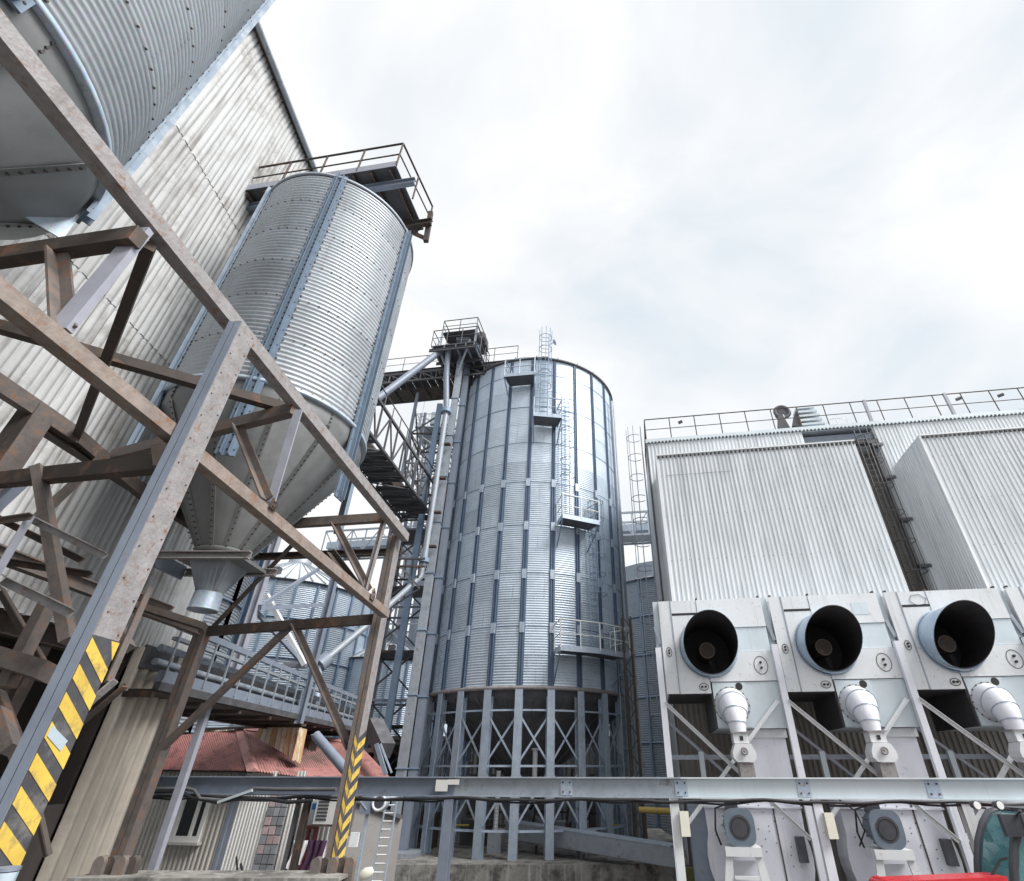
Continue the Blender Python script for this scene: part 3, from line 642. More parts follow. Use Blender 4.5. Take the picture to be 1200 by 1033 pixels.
# foundation, things under the silo
fd = MB().box(-8.0, 21.3, 0, 5.0, 33, .86)
single('silo_foundation', fd, CONC, 'stained concrete foundation wall beneath the legs of the central silo', 'foundation', loc=(0, 0, 0))
scv = thing('screw_conveyor', 'inclined grey trough conveyor running under the central silo toward the right', 'conveyor', (0, 25, 0))
a_, c_ = PY(596, 972, 24.5), PY(792, 1004, 20.2)
part(scv, 'trough', MB().chan(a_, c_, .5, .5, .03, (0, 0, 1)), GALVO)
part(scv, 'cover', MB().bar(a_ + UP3 * .27, c_ + UP3 * .27, .56, .04), GALVL)
part(scv, 'trough_side', MB().bar(a_ + V((-.1, -.28, 0)), c_ + V((-.1, -.28, 0)), .02, .46), GALVO)
for q in (.2, .5, .8): p = a_.lerp(c_, q); part(scv, 'support_leg', MB().bar(V((p.x, p.y, .8)), p - UP3 * .35, .1), BROWN)
sp_ = thing('vent_pipe', 'slim pale spiral pipe standing under the central silo hopper', 'pipe', (-3, 25, 0))
p = PY(579, 1000, 24); part(sp_, 'pipe', MB().tube(V((p.x, 24, .8)), V((p.x, 24, 3.4)), .09, 12), WHITEP)
part(sp_, 'pipe_base', MB().box(p.x - .25, 23.75, .86, p.x + .25, 24.25, 1.5), GALVO)
rb = MB()
for q in range(22): rb.ring((p.x, 24, .9 + q * .115), .092, .008, 12, 4)
part(sp_, 'pipe_ribs', rb, GALVL, stuff=True)
sp2 = thing('outlet_pipe', 'short white pipe dropping from the central silo hopper tip', 'pipe', (-.5, 24, 0))
p = PY(627, 890, 24); part(sp2, 'pipe', MB().tube(V((p.x, 24, 2.6)), V((p.x, 24, 4.1)), .1, 12), WHITEP); part(sp2, 'flange', MB().tube(V((p.x, 24, 4.1)), V((p.x, 24, 4.16)), .16, 12), WHITEP)
for j, (x, y, w_, h_, lb, m) in enumerate([(-5.5, 25.5, .9, 1.6, 'brown machine housing under the silo, furthest left', BROWN), (-3.6, 26.5, 1.2, 1.2, 'dark gearbox housing under the silo hopper beside the spiral pipe', DARKST), (.4, 27.5, 1.4, 1.0, 'grey fan housing under the silo between the right hand legs', GALVO)]):
    th = thing('machine', lb, 'machine', (x, y, .86))
    part(th, 'housing', MB().box(x - w_ / 2, y - .4, .86, x + w_ / 2, y + .4, .86 + h_ * .7), m)
    part(th, 'motor', MB().tube((x, y - .7, .86 + h_ * .5), (x, y - .38, .86 + h_ * .5), .22, 14), BROWN)
    part(th, 'inlet', MB().tube((x, y, .86 + h_ * .7), (x, y, .86 + h_ * 1.1), .2, 12, .12), m)

rq = random.Random(3)
cu = thing('pipework', 'dark tangle of pipes and steel members under the central silo', 'pipework', (-2, 28, .9))
for i in range(16):
    x = rq.uniform(-6, 3); y = rq.uniform(25.5, 31); z = rq.uniform(1, 3.2)
    if i % 3 == 0: part(cu, 'upright', MB().bar((x, y, .86), (x, y, z + 1), .14), (BROWN, BLUEG)[i % 2])
    elif i % 3 == 1: part(cu, 'pipe', MB().path([(x, y, .86), (x, y, z), (x + rq.uniform(-1.5, 1.5), y + .3, z + .8)], rq.uniform(.06, .15), 8), (DARKST, GALVO, BROWN)[i % 3])
    else: part(cu, 'strut', MB().bar((x, y, .9), (x + rq.uniform(-2, 2), y, z + .8), .1), BROWN)
for i, (x, m) in enumerate(((-4.6, YPIPE), (-2.9, DARKST), (-1.2, BROWN), (1.9, YPIPE))): part(cu, 'guard_rail', MB().tube((x, 25, 1.6), (x + .9, 25, 1.6), .04, 6), m)
# ------------------------------------------------------------ bucket elevator, head platform, pipes
el = thing('bucket_elevator', 'tall blue-grey bucket elevator with twin trunks against the left side of the central silo', 'elevator', (-5.9, 23.2, 0))
EL1, EL2 = V((-6.1, 22.9, 0)), V((-5.82, 23.6, 0))
for E_, m in ((EL1, GALVO), (EL2, BLUEG)):
    z = 1.0
    while z < 24: part(el, 'trunk_section', MB().box(E_.x - .16, E_.y - .16, z, E_.x + .16, E_.y + .16, z + 2.46), m); z += 2.5
    z = 1.0
    while z < 24.6: part(el, 'trunk_flange', MB().box(E_.x - .2, E_.y - .2, z - .04, E_.x + .2, E_.y + .2, z + .0), GALVB); z += 2.5
part(el, 'boot', MB().box(-6.6, 22.5, .0, -5.1, 23.9, 1.0), GALVO)
hd = V((-5.9, 23.2, 0))
part(el, 'head', MB().lathe([(0, -.35), (.75, -.35), (.8, -.3), (.8, .3), (.75, .35), (0, .35)], 24), GALVB, local=True).matrix_basis = M4.Translation((0, 0, 25.3)) @ M4.Rotation(pi / 2, 4, 'X')
part(el, 'head_box', MB().box(hd.x - .75, hd.y - .36, 24.2, hd.x + .75, hd.y + .36, 25.3), GALVO)
part(el, 'motor', MB().tube((hd.x + .9, hd.y + .2, 25.7), (hd.x + .9, hd.y - .6, 25.7), .28, 12), DARKST)
part(el, 'gearbox', MB().box(hd.x + .5, hd.y - .2, 25.3, hd.x + 1.2, hd.y + .5, 25.8), DARKST)
hp = thing('elevator_platform', 'small dark railed platform with machinery on top of the bucket elevator', 'platform', (-5.9, 23.2, 24.5))
def gp(o, s, t, z): return V((o[0], o[1], 0)) + GD * s + GN * t + UP3 * z
c0 = (-6.45, 22.9)
part(hp, 'deck', MB().poly([gp(c0, -1.1, -1.1, 24.2), gp(c0, 1.6, -1.1, 24.2), gp(c0, 1.6, 1.4, 24.2), gp(c0, -1.1, 1.4, 24.2)], .06, (0, 0, 1)), DARKST)
for s in (-1.0, -.3, .4, 1.0, 1.5): part(hp, 'joist', MB().ibeam(gp(c0, s, -1.1, 24.05), gp(c0, s, 1.4, 24.05), .08, .16), GALVO)
for t_ in (-1.05, .1, 1.3): part(hp, 'bearer', MB().ibeam(gp(c0, -1.2, t_, 23.88), gp(c0, 1.7, t_, 23.88), .1, .18), DARKST)
handrail(hp, [gp(c0, -1.1, 1.4, 24.2), gp(c0, -1.1, -1.1, 24.2), gp(c0, 1.6, -1.1, 24.2), gp(c0, 1.6, 1.4, 24.2)], 1.2, .9, .03, DARKST)
part(hp, 'upper_deck', MB().poly([gp(c0, -.6, -1.0, 25.3), gp(c0, 1.5, -1.0, 25.3), gp(c0, 1.5, 1.2, 25.3), gp(c0, -.6, 1.2, 25.3)], .05, (0, 0, 1)), DARKST)
for s, t_ in ((-.6, -1), (1.5, -1), (-.6, 1.2), (1.5, 1.2)): part(hp, 'upright', MB().bar(gp(c0, s, t_, 24.2), gp(c0, s, t_, 25.3), .1), GALVL)
handrail(hp, [gp(c0, -.6, 1.2, 25.3), gp(c0, -.6, -1.0, 25.3), gp(c0, 1.5, -1.0, 25.3), gp(c0, 1.5, 1.2, 25.3)], .95, .9, .03, DARKST)
for s in (-.9, 1.2): part(hp, 'strut', MB().bar(gp(c0, s, -1, 24.5), gp(c0, s * .2 + .1, -.2, 22.6), .1), GALVO)
part(hp, 'machine_box', MB().box(-6.4, 22.3, 25.0, -5.6, 22.9, 25.6), GALVO)

pp = thing('drop_pipe', 'pale round drop pipe running down beside the elevator trunks and kinking left', 'pipe', (-6.4, 22.7, 0))
q = [PY(526, 405, 22.2), PY(523, 440, 22.3), PY(523, 482, 22.4), PY(512, 560, 22.4), PY(497, 657, 22.4)]
part(pp, 'upper_pipe', MB().path([q[0], q[1], q[2]], .16, 14), BLUEG)
part(pp, 'pipe_collar', MB().tube(q[2] + UP3 * .12, q[2] - UP3 * .12, .28, 14), GALVB)
part(pp, 'long_pipe', MB().path([q[2], q[3], q[4]], .14, 14), GALVO)
part(pp, 'pipe_collar', MB().tube(q[4] + UP3 * .1, q[4] - UP3 * .1, .24, 14), GALVB)
r_ = [q[4], PY(493, 676, 22.4), PY(436, 728, 21.2), PY(374, 780, 19.8)]
part(pp, 'lower_pipe', MB().path(r_, .13, 14), GALVO)
part(pp, 'pipe_collar', MB().tube(r_[3], r_[3] + (r_[2] - r_[3]).normalized() * .4, .26, 14), BLUEG)
part(pp, 'branch', MB().path([r_[3], PY(372, 800, 19.8), PY(370, 850, 19.8)], .12, 10), GALVL)
for py in (520, 560, 600, 640): pt = PY(523 - (py - 482) * .149, py, 22.4); part(pp, 'pipe_clamp', MB().box(pt.x - .2, pt.y - .05, pt.z - .04, pt.x + .45, pt.y + .2, pt.z + .04), BROWN)
lp = thing('spout_pipe', 'thick grey spout pipe sloping from the elevator head down behind the hopper silo', 'pipe', (-7, 22, 20))
part(lp, 'pipe', MB().path([PY(522, 408, 22.4), PY(512, 415, 22.2), PY(447, 464, 20.5), PY(380, 512, 18.8)], .19, 14), BLUEG)
for j in range(3):
    th = thing('conduit', ['thin pale conduit hugging the left side of the central silo', 'thin rusty brown pipe between the silo and the elevator trunks', 'narrow grey cable tray beside the elevator, nearest the silo'][j], 'conduit', (-6.3 + j * .2, 24.2, 0))
    x9 = (486, 478, 482)[j]; X = (x9 - 660) / 708.7 * 24.3
    part(th, 'pipe', MB().tube((X, 24.3, 1), (X, 24.3, (22.5, 17, 21)[j]), (.06, .05, .08)[j], 8), (GALVL, BROWN, GALVB)[j])
    for z in range(3, 17, 2): part(th, 'clip', MB().box(X - .12, 24.2, z, X + .12, 24.4, z + .1), GALVB)

# ------------------------------------------------------------ lattice work
def lattice(th, A, B, side, wdt, h, n, m, r=.06, name='web_member', rail=False, floor=None):
    """box truss from A to B (bottom centre line): chords, verticals and diagonals each a part"""
    A, B, side = V(A), V(B), V(side).normalized(); up = V((0, 0, 1)) if abs((B - A).normalized().z) < .9 else V(GN)
    for s in (-1, 1):
        a, c = A + side * s * wdt / 2, B + side * s * wdt / 2
        part(th, 'chord', MB().bar(a, c, r * 1.6), m); part(th, 'chord', MB().bar(a + up * h, c + up * h, r * 1.6), m)
        for i in range(n + 1):
            p = a.lerp(c, i / n); part(th, 'upright', MB().bar(p, p + up * h, r), m)
            if i < n:
                q_ = a.lerp(c, (i + 1) / n)
                part(th, name, MB().bar(p if i % 2 else p + up * h, q_ + up * h if i % 2 else q_, r * .8), m)
    for i in range(n + 1):
        p = A.lerp(B, i / n)
        part(th, 'cross_member', MB().bar(p - side * wdt / 2, p + side * wdt / 2, r), m)
        if i < n and floor is None:
            q_ = A.lerp(B, (i + 1) / n); part(th, name, MB().bar(p - side * wdt / 2, q_ + side * wdt / 2, r * .7), m)
    if floor: part(th, 'floor', MB().bar(A + up * .12, B + up * .12, wdt - .1, .04) if abs(up.z) > .5 else MB(), floor)

ga = thing('top_gallery', 'dark conveyor gallery with handrails running left from the central silo roof', 'gallery', (-10, 24.5, 24))
gA, gB = gp((-17.5, 26.6), 0, 0, 24.0), gp((-2.6, 24.35), 0, 0, 24.0)
gA = V((-2.6, 24.0, 24.0)) - GD * 16 ; gB = V((-2.6, 24.0, 24.0)); ws = GN
for i in range(32):
    a = gA + GD * i * .5; part(ga, 'floor_panel', MB().poly([a + ws * .9, a - ws * .9, a + GD * .47 - ws * .9, a + GD * .47 + ws * .9], .03, (0, 0, 1)), DARKST)
for s in (-1, 1):
    part(ga, 'side_beam', MB().chan(gA + ws * s * 1.0 - UP3 * .05, gB + ws * s * 1.0 - UP3 * .05, .1, .3), DARKST)
    part(ga, 'lower_chord', MB().bar(gA + ws * s * 1.0 - UP3 * .75, gB + ws * s * 1.0 - UP3 * .75, .1), DARKST)
    for i in range(17):
        a = gA + GD * i + ws * s; part(ga, 'hanger', MB().bar(a - UP3 * .15, a - UP3 * .75, .07), DARKST)
        if i < 16: part(ga, 'web_member', MB().bar(a - UP3 * .15, a + GD - UP3 * .75, .06), DARKST)
    handrail(ga, [gA + ws * s + UP3 * .1, gB + ws * s + UP3 * .1], 1.1, 1.5, .025, DARKST)
for i in range(17): a = gA + GD * i - UP3 * .78; part(ga, 'cross_member', MB().bar(a - ws, a + ws, .08), BROWN)
part(ga, 'lower_grating', MB().poly([gA + ws * .9 - UP3 * .72, gA - ws * .2 - UP3 * .72, gB - ws * .2 - UP3 * .72, gB + ws * .9 - UP3 * .72], .02, (0, 0, 1)), BROWN)
part(ga, 'conveyor_casing', MB().bar(gA + UP3 * .5, gB + UP3 * .5, .5, .5), GALVO)
part(ga, 'end_chute', MB().bar(gB + UP3 * .1, gB + V((.9, .3, -.3)), .5, .4), BLUEP)

gb = thing('side_gallery', 'dark lattice gallery seen from below between the hopper silo and the elevator', 'gallery', (-8, 20, 14.6))
lattice(gb, (-8.9, 13.0, 14.65), (-7.75, 25.2, 14.65), (1, -.07, 0), 1.75, 1.7, 14, DARKST, .07, floor=None)
for i in range(26):
    a = V((-8.9, 13, 14.72)).lerp(V((-7.75, 25.2, 14.72)), i / 26)
    if i % 7 != 3: part(gb, 'floor_plate', MB().box(a.x - .8, a.y, a.z, a.x + .8, a.y + .44, a.z + .03), DARKST)
part(gb, 'conveyor_casing', MB().bar((-9.2, 13, 15.1), (-8.0, 25.2, 15.1), .5, .5), BROWN)
handrail(gb, [(-8.0, 13, 16.4), (-6.85, 25.2, 16.4)], .6, .9, .03, DARKST, mid=False)

fg = thing('far_gallery', 'distant lattice conveyor gallery crossing the yard behind the central silo', 'gallery', (0, 40, 17))
fc = PY(750, 632, 40); A = fc - GD * 28; B = fc + GD * 6
lattice(fg, A, B, GN, 2.0, 2.0, 26, GALVO, .09, floor=GALVO)
part(fg, 'casing', MB().bar(A + UP3 * .9, B + UP3 * .9, .9, .6), GALVL)

lt = thing('lattice_tower', 'slim dark lattice tower behind the elevator trunks holding up the galleries', 'tower', (-8, 25.6, 0))
tw = [V((-9.0, 24.9, 0)), V((-6.7, 24.9, 0)), V((-6.7, 27, 0)), V((-9.0, 27, 0))]
for p in tw: part(lt, 'corner_post', MB().bar(p, p + UP3 * 23, .16), BLUEG)
for k in range(4):
    p, q_ = tw[k], tw[(k + 1) % 4]
    for z in range(0, 22, 2):
        part(lt, 'cross_member', MB().bar(p + UP3 * z, q_ + UP3 * z, .09), BLUEG if z % 4 else BROWN)
        part(lt, 'diagonal', MB().bar(p + UP3 * z, q_ + UP3 * (z + 2), .07), DARKST); 
for z in (5, 8, 11, 14): part(lt, 'landing', MB().box(-8.9, 25, z, -6.8, 26.9, z + .06), DARKST)
part(lt, 'cable_duct', MB().box(-7.6, 24.6, 0, -7.3, 24.8, 22), GALVB)
bk = PY(470, 660, 22.0)
lb2 = thing('pipe_bracket', 'small dark lattice bracket landing under the pipe kink left of the elevator', 'bracket', tuple(bk))
for i in range(4):
    a = PY(468 + i * 8, 655, 22.0); part(lb2, 'bracket_post', MB().bar(a, a + V((0, .2, -.8)), .06), DARKST)
part(lb2, 'bracket_rail', MB().bar(PY(466, 655, 22), PY(498, 655, 22), .08), DARKST); part(lb2, 'bracket_rail', MB().bar(PY(466, 664, 22), PY(498, 664, 22), .08), BROWN)
part(lb2, 'bracket_strut', MB().bar(PY(470, 664, 22), PY(492, 690, 22), .08), DARKST); part(lb2, 'bracket_strut', MB().bar(PY(492, 690, 22), PY(458, 712, 22.2), .06), DARKST)

ft = thing('far_elevator_tower', 'distant lattice elevator tower with railed top and thin antenna left of the silo', 'tower', (-11.5, 38, 0))
fx = [V((-12.7, 37, 0)), V((-9.9, 37, 0)), V((-9.9, 39.5, 0)), V((-12.7, 39.5, 0))]
for p in fx: part(ft, 'corner_post', MB().bar(p, p + UP3 * 30.2, .16), GALVO)
for k in range(4):
    p, q_ = fx[k], fx[(k + 1) % 4]
    for z in range(0, 29, 2):
        part(ft, 'cross_member', MB().bar(p + UP3 * z, q_ + UP3 * z, .1), GALVO); part(ft, 'diagonal', MB().bar(p + UP3 * (z + 2), q_ + UP3 * z, .08), GALVO)
part(ft, 'deck', MB().box(-13, 36.8, 28.6, -9.7, 39.7, 28.7), GALVO)
handrail(ft, [(-13, 39.7, 28.7), (-13, 36.8, 28.7), (-9.7, 36.8, 28.7), (-9.7, 39.7, 28.7)], 1.3, 1.2, .04, GALVO)
part(ft, 'trunk', MB().box(-11, 37.8, 0, -10.4, 38.4, 29.5), BLUEG); part(ft, 'trunk', MB().box(-12, 37.8, 0, -11.4, 38.4, 29.5), BLUEG)
part(ft, 'head', MB().box(-12, 37.6, 29.5, -10.3, 38.6, 30.8), GALVO)
part(ft, 'antenna', MB().tube((-12.6, 37, 28), (-12.6, 37, 35.5), .03, 6), GALVO)

# ------------------------------------------------------------ silos behind
def back_silo(c, R, z1, label, m=GALVO, ribs=24, roof=.5, a0=-170, a1=-10, rh=1.15, z0=0, pitch=.12):
    th = thing('storage_silo', label, 'silo', (c[0], c[1], 0)); nb = ribs; st = 2 * pi / nb
    rws = round((z1 - z0) / rh); h = (z1 - z0) / rws
    # two rows to a sheet keeps the count modest
    me = shell_mesh(R, h * 2, st, pitch=pitch, amp=.02, seg=3, m=m)
    ks = [k for k in range(nb) if a0 <= ((math.degrees(k * st + st / 2) + 180) % 360 - 180) <= a1]
    for k in ks:
        for j in range(rws // 2): inst(th, 'wall_sheet', me, M4.Translation((0, 0, z0 + j * 2 * h)) @ M4.Rotation(k * st, 4, 'Z'))
    part(th, 'rear_wall', MB().lathe([(R - .03, z0), (R - .03, z1)], nb * 2, c=c), m)
    zt = z0 + (rws // 2) * 2 * h
    for k in ks + [ks[-1] + 1]: 
        for s in (0,): part(th, 'stiffener', MB().bar(pol(c, k * st, R + .06, z0), pol(c, k * st, R + .06, zt), .12, .1, (cos(k * st), sin(k * st), 0)), GALVB)
    for j in range(0, rws // 2 + 1): part(th, 'wind_ring', MB().lathe([(R + .02, z0 + j * 2 * h - .03), (R + .1, z0 + j * 2 * h - .03), (R + .1, z0 + j * 2 * h + .03), (R + .02, z0 + j * 2 * h + .03)], 60, c=c), GALVB)
    part(th, 'eave_ring', MB().lathe([(R, zt), (R + .18, zt - .02), (R + .18, zt + .06)], 60, c=c), DARKST)
    n = 48
    for k in range(n):
        a = 2 * pi * k / n; b_ = 2 * pi * (k + 1) / n
        part(th, 'roof_panel', MB().poly([pol(c, a, R + .15, zt + .06), pol(c, b_, R + .15, zt + .06), pol(c, b_, .7, zt + .06 + (R - .5) * roof), pol(c, a, .7, zt + .06 + (R - .5) * roof)], .04), WHITEC)
        part(th, 'roof_rib', MB().bar(pol(c, a, R + .17, zt + .1), pol(c, a, .7, zt + .1 + (R - .5) * roof), .06, .07), GALVO)
    part(th, 'roof_cap', MB().lathe([(.8, zt + (R - .5) * roof), (.8, zt + (R - .5) * roof + .5), (0, zt + (R - .5) * roof + .8)], 20, c=c), GALVO)
    bx = pol(c, radians(-75), R - .8, zt + .9 * roof + .25); part(th, 'roof_vent', MB().box(bx.x - .2, bx.y - .2, bx.z - .3, bx.x + .2, bx.y + .2, bx.z + .25), DARKST)
    return th
back_silo((8.0, 38), 5.0, 15.3, 'corrugated silo with pale conical roof in the gap between central silo and white building', ribs=20, a0=-185, a1=-20)
back_silo((-19.7, 37), 6.0, 13.4, 'wide corrugated silo with pale conical roof behind the steel frame at left', ribs=30, a0=-130, a1=-5, m=GALV)
back_silo((-16.5, 21.0), 3.0, 12.6, 'narrow ribbed silo standing just behind the warehouse corner', ribs=16, a0=-120, a1=30, m=GALVO)
back_silo((-12.5, 40), 4.6, 9.5, 'low corrugated silo half hidden behind the lattice tower', ribs=24, a0=-130, a1=-20, m=GALV)

# ------------------------------------------------------------ columns and bracing of the pipe bridge behind
pb = thing('blue_trestle', 'blue-grey trestle with two steel columns and braces behind the rusty frame', 'trestle', (-8, 16, 0))
tA = PY(302, 700, 14.6); tB = PY(378, 734, 17.2)
part(pb, 'column', MB().ibeam((tA.x, 14.6, 4.7), (tA.x, 14.6, 12), .2, .2, .02, (1, 0, 0)), LILAC)
part(pb, 'column', MB().ibeam((tA.x - .55, 15.2, 4.7), (tA.x - .55, 15.2, 12), .2, .2, .02, (1, 0, 0)), GALVB)
part(pb, 'column', MB().ibeam((tB.x, 17.2, 4.6), (tB.x, 17.2, PY(398, 632, 17.2).z), .2, .2, .02, (1, 0, 0)), BLUEG)
part(pb, 'cross_tie', MB().bar(PY(304, 713, 14.6), PY(380, 709, 17.2), .12, .12), BLUEG)
part(pb, 'diagonal', MB().bar(PY(305, 711, 14.6), PY(373, 667, 17.2), .1, .1), BLUEG)
part(pb, 'diagonal', MB().chan(PY(312, 697, 16.0), PY(357, 779, 17.0), .12, .22, .015, (0, -1, 0)), WHITEP)
part(pb, 'diagonal', MB().bar(PY(300, 717, 14.8), PY(356, 779, 17.2), .1, .1), BLUEG)
part(pb, 'cross_tie', MB().bar(PY(333, 780, 17.2), PY(362, 779, 17.2), .16, .16), LILAC)

# ------------------------------------------------------------ covered conveyor in front of the rear silos
cv = thing('low_conveyor', 'grey conveyor gallery with barred side rails sloping past the red roof at left', 'conveyor', (-8, 17, 5))
cA, cB = V((-7.55, 10.4, 0)), V((-8.35, 24.0, 0)); cd = (cB - cA).normalized(); cs = V((cd.y, -cd.x, 0))
ztA, ztB, zbA, zbB = 5.85, 5.85, 4.95, 4.65
def cp(t_, z, s=0): return V((cA.x, cA.y, 0)).lerp(V((cB.x, cB.y, 0)), t_) + UP3 * z + cs * s
for z, w_, m in ((5.85, .12, BLUEG), (5.62, .06, GALVO), (4.95, .2, BLUEG), (4.78, .14, DARKST)):
    part(cv, 'side_beam', MB().bar(cp(0, z, .0), cp(1, z, .0), .12, w_), m)
for z in (5.45, 5.2): part(cv, 'long_tube', MB().tube(cp(0, z, -.2), cp(1, z, -.2), .065, 10), GALVO)
part(cv, 'belt_casing', MB().bar(cp(0, 5.3, -.8), cp(1, 5.3, -.8), .7, .4), DARKST)
part(cv, 'far_side_beam', MB().bar(cp(0, 5.2, -1.4), cp(1, 5.2, -1.4), .1, 1.1), DARKST)
for i in range(21): part(cv, 'rail_bar', MB().bar(cp(i / 20, 4.9, .08), cp(i / 20, 5.8, .08), .03), GALVO)
part(cv, 'floor', MB().bar(cp(0, 4.7, -.7), cp(1, 4.7, -.7), 1.4, .06), BROWN)
part(cv, 'lower_beam', MB().ibeam(cp(0, 4.62, -1.4), cp(1, 4.62, -1.4), .14, .16), BROWN)
for i in range(9): part(cv, 'cross_member', MB().bar(cp(i / 8, 4.64, .0), cp(i / 8, 4.64, -1.5), .1), BROWN)
p = PY(232, 810, 12.3); part(cv, 'post', MB().bar((p.x - .05, 12.9, 0), (p.x - .05, 12.9, p.z), .14), LILAC, label='pale lilac post beside the warehouse corner')
part(cv, 'post', MB().bar(PY(205, 805, 13), V((PY(205, 805, 13).x, 13, 0)), .05), GALVB)
part(cv, 'post', MB().ibeam(cp(.72, 0, -.4), cp(.72, 4.3, -.4), .2, .2), BROWN)
dk = thing('dark_shed', 'dark open shed under the conveyor behind the red roof', 'shed', (-9, 24, 0))
part(dk, 'back_wall', MB().box(-14, 27.5, 0, -6.9, 27.6, 4.4), DARKIN); part(dk, 'roof', MB().box(-14, 23, 4.0, -7.0, 27.6, 4.15), BROWN)
for x in (-13, -11, -9, -7.2): part(dk, 'post', MB().bar((x, 23.1, 0), (x, 23.1, 4), .16), BROWN)
bs = thing('rear_backdrop', 'long dark backdrop added behind the legs of the central silo', 'shed', (-2, 36, 0))  # added backdrop that darkens the bright gap between the silo legs
sheets(bs, 'wall_sheet', V((-13, 35.5, 0)), V((1, 0, 0)), 22, 0, 4.9, 1.1, .25, .04, OLDG)
part(bs, 'roof', MB().box(-13, 35.3, 4.9, 9, 39, 5.1), BROWN)
for x in (-9, -5.5, -2, 1.5, 4): part(bs, 'black_opening', MB().box(x, 35.35, 0, x + 1.8, 35.45, 3.2), BLACK)  # black boxes painted as dark openings in the backdrop
gp1 = thing('gutter_pipe', 'blue-grey sloping pipe beside the red roof ending at the chevron column', 'pipe', (-6, 15, 3.5))
part(gp1, 'pipe', MB().tube(PY(370, 862, 15.5), PY(408, 906, 15.0), .12, 14), BLUEG); part(gp1, 'pipe_lip', MB().ring(tuple(PY(370, 862, 15.5)), .11, .02, 14, 5), LILAC)
ch = thing('elevator_chute', 'dark angled steel chute with braces at the foot of the elevator', 'chute', (-7, 21, 3))
part(ch, 'chute', MB().bar(PY(452, 880, 20), PY(438, 850, 21), .5, .5), DARKST)
part(ch, 'brace', MB().bar(PY(441, 872, 19.5), PY(452, 908, 19.5), .12, .12), BLUEG); part(ch, 'brace', MB().bar(PY(446, 872, 19.6), PY(459, 906, 19.6), .05, .05), GALVL)

# ------------------------------------------------------------ hut with the red roof
ht = thing('site_hut', 'small hut with faded red hipped sheet roof and patchwork metal siding', 'hut', (-6.5, 17, 0))
A_ = PY(282, 855, 19.2); Cn = PY(297, 904, 16.6); Le = PY(170, 902, 17.6); Rt = PY(345, 912, 17.6); Rt2 = PY(470, 925, 21)
A2 = PY(262, 853, 19.6)
def roof_tri(P, Q, Rr, n, m=REDR):
    """roof face cut into sheets running from the ridge side to the eave P-Q"""
    out = []
    for i in range(n):
        a, b_ = P.lerp(Q, i / n), P.lerp(Q, (i + 1) / n); c, d = Rr[0].lerp(Rr[1], i / n), Rr[0].lerp(Rr[1], (i + 1) / n)
        mb = MB(); nn = (b_ - a).cross(c - a).normalized()
        if nn.z < 0: nn = -nn
        for k in range(5):
            f0, f1 = k / 5, (k + .55) / 5
            w0, w1, v0, v1 = a.lerp(b_, f0), a.lerp(b_, f1), c.lerp(d, f0), c.lerp(d, f1)
            mb.add([w0, w0.lerp(w1, .5) + nn * .035, w1, v0, v0.lerp(v1, .5) + nn * .035, v1], [(0, 1, 4, 3), (1, 2, 5, 4)])
            w2, v2_ = a.lerp(b_, (k + 1) / 5), c.lerp(d, (k + 1) / 5)
            mb.add([w1, w2, v2_, v1], [(0, 1, 2, 3)])
        part(ht, 'roof_sheet', mb, m)
roof_tri(Le, Cn, (PY(150, 868, 19.8), A_), 10)
roof_tri(Cn, Rt2, (A_, PY(420, 872, 23)), 12)
part(ht, 'roof_back', MB().poly([Le - UP3 * .03, Cn - UP3 * .03, A_ - UP3 * .03, PY(150, 868, 19.8) - UP3 * .03], .02), BROWN)
part(ht, 'roof_back', MB().poly([Cn - UP3 * .03, Rt2 - UP3 * .03, PY(420, 872, 23) - UP3 * .03, A_ - UP3 * .03], .02), BROWN)
part(ht, 'ridge_cap', MB().prof(A_ + UP3 * .04, Cn + UP3 * .04, [(-.16, -.05), (0, .05), (.16, -.05)]), REDR)
part(ht, 'ridge_cap', MB().prof(A_ + UP3 * .04, PY(420, 872, 23) + UP3 * .04, [(-.16, -.05), (0, .05), (.16, -.05)]), REDR)
HY = 17.2
o_h = V((PY(297, 930, HY).x, HY, 0))
HD = GD
def HP(px, py, off=0): return PP(px, py, o_h - GN * off, GN)
def wall_run(name, px0, px1, py, m, pitch, depth, sw, z0=0., z1=3.42, off=0):
    a = HP(px0, py, off); c = HP(px1, py, off); sheets(ht, name, V((a.x, a.y, 0)), HD, (c - a).length, z0, z1, sw, pitch, depth, m)
wall_run('siding_sheet', 140, 268, 980, BEIGE, .15, .04, .75)
wall_run('corner_strip', 258, 268, 980, BLUEG, .3, .01, .3, off=.05)
wall_run('white_siding', 269, 306, 980, SIDEW, .09, .012, .45, off=.02)
wall_run('white_siding', 331, 342, 980, SIDEW, .09, .012, .3, off=.02)
wall_run('white_siding', 345, 407, 980, SIDEW, .12, .015, .5, off=-.15, z1=3.05)
part(ht, 'core_wall', MB().poly([HP(130, 980, -.3) * 1, HP(410, 980, -.3) * 1, HP(410, 980, -.3) + UP3 * 1.0, HP(130, 980, -.3) + UP3 * 1.0], .05), GREYW)
